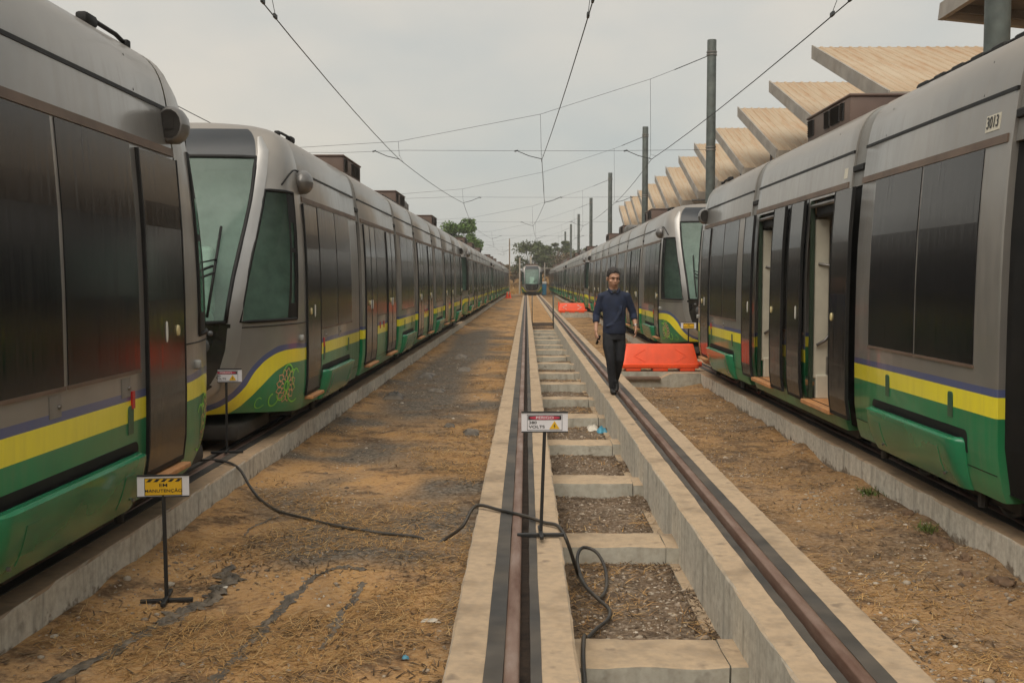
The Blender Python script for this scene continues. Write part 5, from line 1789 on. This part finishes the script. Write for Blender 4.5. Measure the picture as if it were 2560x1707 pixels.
def blades(name, P, ang, el, ln, wd, mat, droop=0.35):
    """P (n,3) roots; each blade a bent two-quad strip"""
    n = len(P)
    dx, dy = np.cos(ang), np.sin(ang)
    ce, se = np.cos(el), np.sin(el)
    sidex, sidey = -dy, dx
    V = np.zeros((n, 6, 3))
    for k, t in enumerate((0, .5, 1.0)):
        h = se * ln * t - droop * ln * t * t * se
        cx_, cy_ = P[:, 0] + dx * ce * ln * t, P[:, 1] + dy * ce * ln * t
        cz_ = P[:, 2] + h
        w = wd * (1 - .7 * t) * .5
        V[:, 2*k, 0] = cx_ - sidex * w; V[:, 2*k, 1] = cy_ - sidey * w; V[:, 2*k, 2] = cz_
        V[:, 2*k+1, 0] = cx_ + sidex * w; V[:, 2*k+1, 1] = cy_ + sidey * w; V[:, 2*k+1, 2] = cz_ + .2 * w
    idx = np.arange(n)[:, None] * 6
    Q = np.concatenate([idx + np.array([0, 1, 3, 2]), idx + np.array([2, 3, 5, 4])], axis=1).reshape(-1)
    me = bpy.data.meshes.new(name)
    me.vertices.add(n * 6); me.vertices.foreach_set('co', V.reshape(-1))
    me.loops.add(len(Q)); me.loops.foreach_set('vertex_index', Q.astype(np.int32))
    me.polygons.add(len(Q) // 4)
    me.polygons.foreach_set('loop_start', np.arange(0, len(Q), 4, dtype=np.int32))
    me.polygons.foreach_set('loop_total', np.full(len(Q) // 4, 4, dtype=np.int32))
    me.update(calc_edges=True)
    me.materials.append(mat)
    return me

def spread(n, x0, x1, y0, y1, keep, bias=1.0):
    out = []
    tries = 0
    while len(out) < n and tries < n * 12:
        tries += 1
        x = random.uniform(x0, x1)
        y = y0 + (y1 - y0) * random.random() ** bias
        if random.random() < keep(x, y):
            out.append((x, y, gz(x, y)))
    return np.array(out)

def straw_keep(x, y):
    v = .5 + 1.1 * ang_noise(x + 20, y, .8, 4)
    if y > 13: v *= max(.12, min(1, abs(x + 1.7) / .8 - .2)) if y < 44 else 1
    return max(0.01, min(1, .15 + 1.5 * (v - .35))) ** 1.6 if v > .3 else .012
P = spread(22000, -2.62, -.38, 4.3, 34, straw_keep, 1.9)
n = len(P)
o = add('straw', blades('straw', P + np.array([0, 0, .003]), RNG.uniform(0, 6.28, n), np.abs(RNG.normal(.10, .16, n)), RNG.uniform(.03, .13, n) , RNG.uniform(.002, .0042, n) * (1 + P[:, 1] / 14), M_STRAW))
setp(o, 'dry straw scattered over the left strip of ground', 'straw', kind='stuff')
P = spread(12000, 1.76, 3.14, 4.2, 40, lambda x, y: max(.05, min(1, .45 + 1.1 * ang_noise(x + 3, y, 1.2, 4))), 1.7)
n = len(P)
o = add('straw_right', blades('straw', P + np.array([0, 0, .003]), RNG.uniform(0, 6.28, n), np.abs(RNG.normal(.08, .14, n)), RNG.uniform(.03, .11, n), RNG.uniform(.0025, .005, n) * (1 + P[:, 1] / 14), M_STRAW))
o.name = 'straw'
setp(o, 'dry straw scattered over the right strip of ground', 'straw', kind='stuff')
P = spread(3500, .26, 1.12, 4.4, 30, lambda x, y: max(.02, min(1, .1 + 1.5 * ang_noise(x * 1.3 + 31, y, 1.1, 3))), 1.4)
n = len(P)
o = add('straw', blades('straw', P + np.array([0, 0, .004]), RNG.uniform(0, 6.28, n), np.abs(RNG.normal(.12, .2, n)), RNG.uniform(.03, .13, n), RNG.uniform(.003, .005, n) * (1 + P[:, 1] / 16), M_STRAW))
setp(o, 'tufts of dry straw lying in the pit', 'straw', kind='stuff')
# twigs and charred bits
P = np.concatenate([spread(7000, -2.62, -.38, 4.3, 42, lambda x, y: max(.03, min(1, .15 + 1.3 * ang_noise(x, y + 9, 1.1, 3))), 1.7),
                    spread(13000, .22, 1.15, 4.2, 34, lambda x, y: .18 + (.8 if min(abs(x - .24), abs(x - 1.12)) < .12 or ((y - 5.26) % 2.43) > 2.2 or .40 < ((y - 5.26) % 2.43) < .62 else 0), 1.5),
                    spread(5500, 1.76, 3.14, 4.2, 40, lambda x, y: max(.05, min(1, .25 + 1.4 * ang_noise(x + 7, y, 1.4, 3))), 1.6)])
n = len(P)
o = add('twigs', blades('twigs', P + np.array([0, 0, .005]), RNG.uniform(0, 6.28, n), np.abs(RNG.normal(.08, .2, n)), RNG.uniform(.02, .10, n), RNG.uniform(.004, .013, n), M_TWIG))
setp(o, 'dark twigs and charred bits strewn over the ground', 'twigs', kind='stuff')

def pebbles(name, P, r, mat):
    ico = bmesh.new(); bmesh.ops.create_icosphere(ico, subdivisions=1, radius=1)
    bv = np.array([v.co[:] for v in ico.verts]); bf = np.array([[v.index for v in f.verts] for f in ico.faces]); ico.free()
    n = len(P)
    sc = r[:, None] * RNG.uniform(.55, 1.3, (n, 3)) * np.array([1, 1, .6])
    jit = 1 + RNG.uniform(-.22, .22, (n, len(bv), 1))
    V = bv[None] * jit * sc[:, None, :]
    a = RNG.uniform(0, 6.28, n); c, s_ = np.cos(a)[:, None], np.sin(a)[:, None]
    X = V[:, :, 0] * c - V[:, :, 1] * s_; Y = V[:, :, 0] * s_ + V[:, :, 1] * c
    V = np.stack([X, Y, V[:, :, 2]], 2) + P[:, None, :]
    F = (bf[None] + (np.arange(n) * len(bv))[:, None, None]).reshape(-1)
    me = bpy.data.meshes.new(name)
    me.vertices.add(V.shape[0] * V.shape[1]); me.vertices.foreach_set('co', V.reshape(-1))
    me.loops.add(len(F)); me.loops.foreach_set('vertex_index', F.astype(np.int32))
    me.polygons.add(len(F) // 3)
    me.polygons.foreach_set('loop_start', np.arange(0, len(F), 3, dtype=np.int32))
    me.polygons.foreach_set('loop_total', np.full(len(F) // 3, 3, dtype=np.int32))
    me.update(calc_edges=True); me.materials.append(mat)
    return me
P = np.concatenate([spread(7000, .26, 1.12, 4.4, 24, lambda x, y: .9, 1.6), spread(3800, 1.76, 3.14, 4.2, 26, lambda x, y: max(.05, min(1, .3 + ang_noise(x + 1, y + 4, 1.2, 3))), 1.4),
                    spread(2600, -2.62, -.38, 4.3, 26, lambda x, y: max(.02, min(1, .1 + ang_noise(x + 13, y, 1.0, 3))), 1.4)])
o = add('gravel', pebbles('gravel', P, RNG.gamma(2.0, .0032, len(P)) + .003, M_PEB))
setp(o, 'small stones and gravel in the pit and on the ground', 'gravel', kind='stuff')
# stones and clods lying against the right wall: each its own
M_CLOD = simple('brown_stone', (0.17, 0.105, 0.062), 0.9, var=0.4, scale=14, bump=0.5)
def stone(x, y, r, seed, label):
    bm = bmesh.new(); bmesh.ops.create_icosphere(bm, subdivisions=3, radius=1)
    for v in bm.verts:
        d = v.co.normalized()
        k = .85 + .5 * mnoise.noise(d * 1.9 + Vector((seed * 5, 0, 0))) + .28 * mnoise.noise(d * 5 + Vector((seed, 3, 0))) + .12 * mnoise.noise(d * 11 + Vector((seed, 3, 4)))
        v.co = Vector((d.x * r[0], d.y * r[1], d.z * r[2])) * k
    me = bpy.data.meshes.new('stone'); bm.to_mesh(me); bm.free(); me.materials.append(M_CLOD)
    me.polygons.foreach_set('use_smooth', [True] * len(me.polygons))
    setp(add('stone', me, None, (x, y, gz(x, y) + r[2] * .05)), label, 'stone', 'brown stones against the right wall')
stone(3.02, 7.60, (.07, .10, .06), 1, 'largest brown stone at the foot of the right wall')
stone(2.97, 7.32, (.05, .06, .045), 2, 'round brown stone just nearer than the largest one by the right wall')
stone(2.99, 7.05, (.05, .05, .04), 3, 'small brown stone, third along the foot of the right wall')
stone(2.86, 6.72, (.045, .06, .035), 4, 'flat brown clod out from the right wall, near the frame edge')
stone(2.99, 6.50, (.07, .12, .05), 5, 'dark brown clod against the right wall at the frame edge')
stone(3.05, 8.3, (.05, .06, .04), 6, 'farthest brown stone at the foot of the right wall')
# weeds
def weed(x, y, h, nb, label, spreadr=.10):
    a = RNG.uniform(0, 6.28, nb); rr = RNG.uniform(0, spreadr, nb)
    P = np.stack([x + rr * np.cos(a), y + rr * np.sin(a) * 1.5, np.array([gz(x, y)] * nb)], 1)
    o = add('weed', blades('weed', P, RNG.uniform(0, 6.28, nb), RNG.uniform(.5, 1.3, nb), RNG.uniform(.3, 1, nb) * h, RNG.uniform(.006, .012, nb), M_GREENG))
    setp(o, label, 'weed', 'green weeds by the concrete')
weed(3.06, 9.25, .12, 90, 'green weed at the foot of the right wall, farther one', .13)
weed(3.03, 7.85, .13, 70, 'green weed beside the largest stone by the right wall', .08)
weed(1.08, 27.5, .30, 120, 'green weed in the pit far behind the danger sign', .12)

# ------------------------------------------------------------------ trees, hill and far things
def leaf_mesh(name, centres, mat, n_per, size, flat=1.0):
    C = []
    for (c, r) in centres:
        c = np.array(c); r = np.array(r)
        d = RNG.normal(size=(n_per, 3)); d /= np.linalg.norm(d, axis=1)[:, None]
        C.append(c + d * r * (RNG.random((n_per, 1)) ** .45))
    C = np.concatenate(C)
    n = len(C)
    u = RNG.normal(size=(n, 3)); u /= np.linalg.norm(u, axis=1)[:, None]
    w = np.cross(u, RNG.normal(size=(n, 3))); w /= np.linalg.norm(w, axis=1)[:, None]
    s = size * RNG.uniform(.5, 1.3, (n, 1))
    V = np.stack([C - u * s, C + w * s * .45, C + u * s, C - w * s * .45], 1)
    F = np.arange(n * 4, dtype=np.int32)
    me = bpy.data.meshes.new(name)
    me.vertices.add(n * 4); me.vertices.foreach_set('co', V.reshape(-1))
    me.loops.add(n * 4); me.loops.foreach_set('vertex_index', F)
    me.polygons.add(n)
    me.polygons.foreach_set('loop_start', np.arange(0, n * 4, 4, dtype=np.int32)); me.polygons.foreach_set('loop_total', np.full(n, 4, dtype=np.int32))
    me.update(calc_edges=True); me.materials.append(mat)
    return me
def leafmat(name, cols):
    M = Mat(name, cols[0], .7, 0, .25)
    g = M.n('ShaderNodeNewGeometry')
    M.base(M.ramp(g.outputs['Random Per Island'], [(i / (len(cols) - 1), c) for i, c in enumerate(cols)]))
    M.b.inputs['Transmission Weight'].default_value = 0
    return M.m
M_LEAF1 = leafmat('bright_leaves', [(.05, .10, .018), (.09, .16, .03), (.12, .19, .045), (.04, .08, .015)])
M_LEAF2 = leafmat('dark_leaves', [(.06, .08, .032), (.09, .115, .05), (.12, .13, .06), (.05, .065, .03)])
M_LEAF3 = leafmat('brown_leaves', [(.14, .10, .06), (.20, .14, .08), (.10, .085, .05), (.16, .13, .07)])
M_BARK = simple('bark', (0.13, 0.10, 0.075), 0.9, var=0.3)
def tree(x, y, h, r, label, mat, n_cl, n_leaf, size, trunk_h, seed, squash=.75, sparse=1.0, zg=-.3):
    rs = random.Random(seed)
    t = empty('tree', (x, y, zg))
    setp(t, label, 'tree', 'trees beyond the trams')
    mb = MB()
    mb.tube([(0, 0, 0), (.05 * h * .3, 0, trunk_h * .5), (0, .1, trunk_h), (.1, 0, h * .8)], [.035 * h * .7, .028 * h * .7, .02 * h * .7, .006 * h], 8)
    cl = []
    for k in range(n_cl):
        a = rs.uniform(0, 6.28); q = rs.uniform(.15, 1) ** .6
        zc = trunk_h + (h - trunk_h) * rs.uniform(.12, .92)
        env = math.sqrt(max(.08, 1 - ((zc - (trunk_h + h) / 2) / ((h - trunk_h) * .62)) ** 2))
        c = (q * r * env * math.cos(a), q * r * env * math.sin(a), zc)
        rr = r * rs.uniform(.22, .40) * sparse
        cl.append((c, (rr, rr, rr * squash)))
        mb.tube([(0, .05, trunk_h * rs.uniform(.7, 1.05)), (c[0] * .5, c[1] * .5, trunk_h + (zc - trunk_h) * .6), c], [.014 * h * .5, .009 * h * .5, .004 * h * .5], 5)
    add('trunk', mb.mesh('trunk', M_BARK, True), t)
    add('crown', leaf_mesh('crown', cl, mat, n_leaf, size), t)
    return t
tree(-7.6, 112, 8.7, 2.3, 'bright green leafy tree above the left tram roofs', M_LEAF1, 34, 260, .17, 3.0, 3)
tree(.4, 154, 7.2, 3.0, 'dark leafy tree behind the lone far tram', M_LEAF2, 30, 120, .22, 2.6, 5, zg=.2)
tree(4.6, 160, 7.4, 2.2, 'thin umbrella-topped tree right of the dark leafy tree', M_LEAF2, 12, 140, .22, 5.4, 9, .4, zg=.4)
tree(4.6, 157, 5.2, 3.2, 'brown leafless-looking bush right of the lone far tram', M_LEAF3, 30, 150, .22, 1.2, 11, zg=.3)
tree(8.5, 166, 6.6, 3.0, 'dusty green bush behind the far right masts', M_LEAF2, 30, 150, .24, 1.6, 13, zg=.5)
tree(-2.2, 158, 3.2, 1.6, 'small dry bush on the slope left of the lone far tram', M_LEAF3, 18, 130, .18, .7, 17, zg=.8)
tree(-14, 170, 6.5, 3.0, 'green tree far behind the left tram row', M_LEAF2, 28, 150, .24, 2.0, 19)
tree(17, 175, 8.0, 4.0, 'dull green tree far behind the shed', M_LEAF2, 30, 150, .28, 2.4, 23)

def hill_z(x, y):
    t = max(0, min(1, (y - 147) / 26)); t = t * t * (3 - 2 * t)
    side = .55 + .45 * math.exp(-((x + 3) / 16) ** 2)
    return -.32 + t * (3.0 * side + .5 * ang_noise(x, y, .12, 3)) + .12 * t * ang_noise(x, y, .9, 3)
hx = np.linspace(-70, 70, 57); hy = np.concatenate([np.linspace(146.5, 180, 24), [190, 210, 250, 320]])
mb = MB(); mb.grid([[(x, y, hill_z(x, y)) for x in hx] for y in hy])
setp(add('hill', mb.mesh('hill', simple('dry_slope', (0.33, 0.20, 0.085), 0.95, var=0.35, scale=0.6, bump=0.3), True)), kind='structure')
n = 16000
hxr = RNG.uniform(-14, 16, n); hyr = 148 + 26 * RNG.random(n) ** 1.1
Pz = np.array([hill_z(a, b) for a, b in zip(hxr, hyr)])
o = add('dry_grass', blades('dry_grass', np.stack([hxr, hyr, Pz], 1), RNG.uniform(0, 6.28, n), RNG.uniform(.7, 1.45, n), RNG.uniform(.3, 1.1, n), RNG.uniform(.03, .07, n), M_DRYG, .25))
setp(o, 'tall orange dry grass on the slope at the end of the yard', 'dry grass', kind='stuff')

M_POSTC = simple('pale_concrete_post', (0.36, 0.32, 0.26), 0.85)
M_WOODP = simple('wood_pole', (0.20, 0.145, 0.09), 0.85)
def post(x, y, z0, z1, r, mat, label, arm=None):
    mb = MB().tube([(0, 0, 0), (0, 0, z1 - z0)], [r, r * .8], 8)
    o = add('utility_post', mb.mesh('utility_post', mat, 40), None, (x, y, z0))
    setp(o, label, 'post', 'posts at the end of the yard')
    if arm: add('cross_bar', MB().tube([(0, 0, arm[1]), (arm[0], 0, arm[1])], .05, 6).mesh('cross_bar', mat), o)
post(-2.5, 141, -.3, 7.3, .09, M_WOODP, 'thin brown pole left of the lone far tram')
post(-1.15, 146, -.2, 4.9, .13, M_POSTC, 'pale concrete post just left of the lone far tram')
post(.40, 150, .0, 5.2, .15, M_POSTC, 'pale concrete post rising behind the lone far tram', (6.5, 3.4))
post(2.35, 147, -.2, 4.2, .08, M_POSTC, 'thin pale post just right of the lone far tram')
bc = empty('blue_cabin', (2.15, 139, -.3)); bc.scale = (.75, .75, .85)
setp(bc, 'blue cabin with a white top right of the lone far tram', 'cabin')
add('wall', MB().bbox(-.42, .42, -.42, .42, 0, 1.75, .04, 2).mesh('wall', simple('cabin_blue', (0.03, 0.18, 0.33), 0.5), 40), bc)
add('roof', MB().bbox(-.46, .46, -.46, .46, 1.752, 2.1, .1, 3).mesh('roof', M_WHITE, 40), bc)
add('door', MB().bbox(-.27, .27, -.436, -.424, .1, 1.6, .004, 1).mesh('door', simple('cabin_blue_door', (0.04, 0.23, 0.40), 0.5)), bc)

def cone(x, y, label):
    r = empty('traffic_cone', (x, y, gz(x, y)))
    setp(r, label, 'cone', 'red cones far down the left row')
    n = 16
    rows = [[(rr * math.cos(2*math.pi*k/n), rr * math.sin(2*math.pi*k/n), z) for k in range(n + 1)] for z, rr in ((.04, .17), (.72, .03), (.74, .0))]
    mb = MB(); mb.grid(rows, flip=True)
    add('cone_body', mb.mesh('cone_body', M_ORANGE, 40), r)
    add('base', MB().bbox(-.22, .22, -.22, .22, 0, .045, .01).mesh('base', M_ORANGE), r)
cone(-2.25, 112, 'red traffic cone at the far end of the left wall')
cone(-2.0, 114.5, 'second red cone just right of and behind the first')

# ------------------------------------------------------------------ dusty air over the yard
HAZE = True
if HAZE:
    hm = bpy.data.materials.new('haze')
    hm.use_nodes = True
    nt = hm.node_tree
    nt.nodes.remove(nt.nodes['Principled BSDF'])
    pv = nt.nodes.new('ShaderNodeVolumePrincipled')
    pv.inputs['Color'].default_value = (0.92, 0.92, 0.90, 1)
    pv.inputs['Density'].default_value = 0.0007
    nt.links.new(pv.outputs[0], nt.nodes['Material Output'].inputs['Volume'])
    mb = MB(); mb.box(-640, 640, -70, 930, -1.5, 14)
    hz_o = add('haze', mb.mesh('haze', hm))
    setp(hz_o, 'thin dusty haze over the yard', 'haze', kind='stuff')
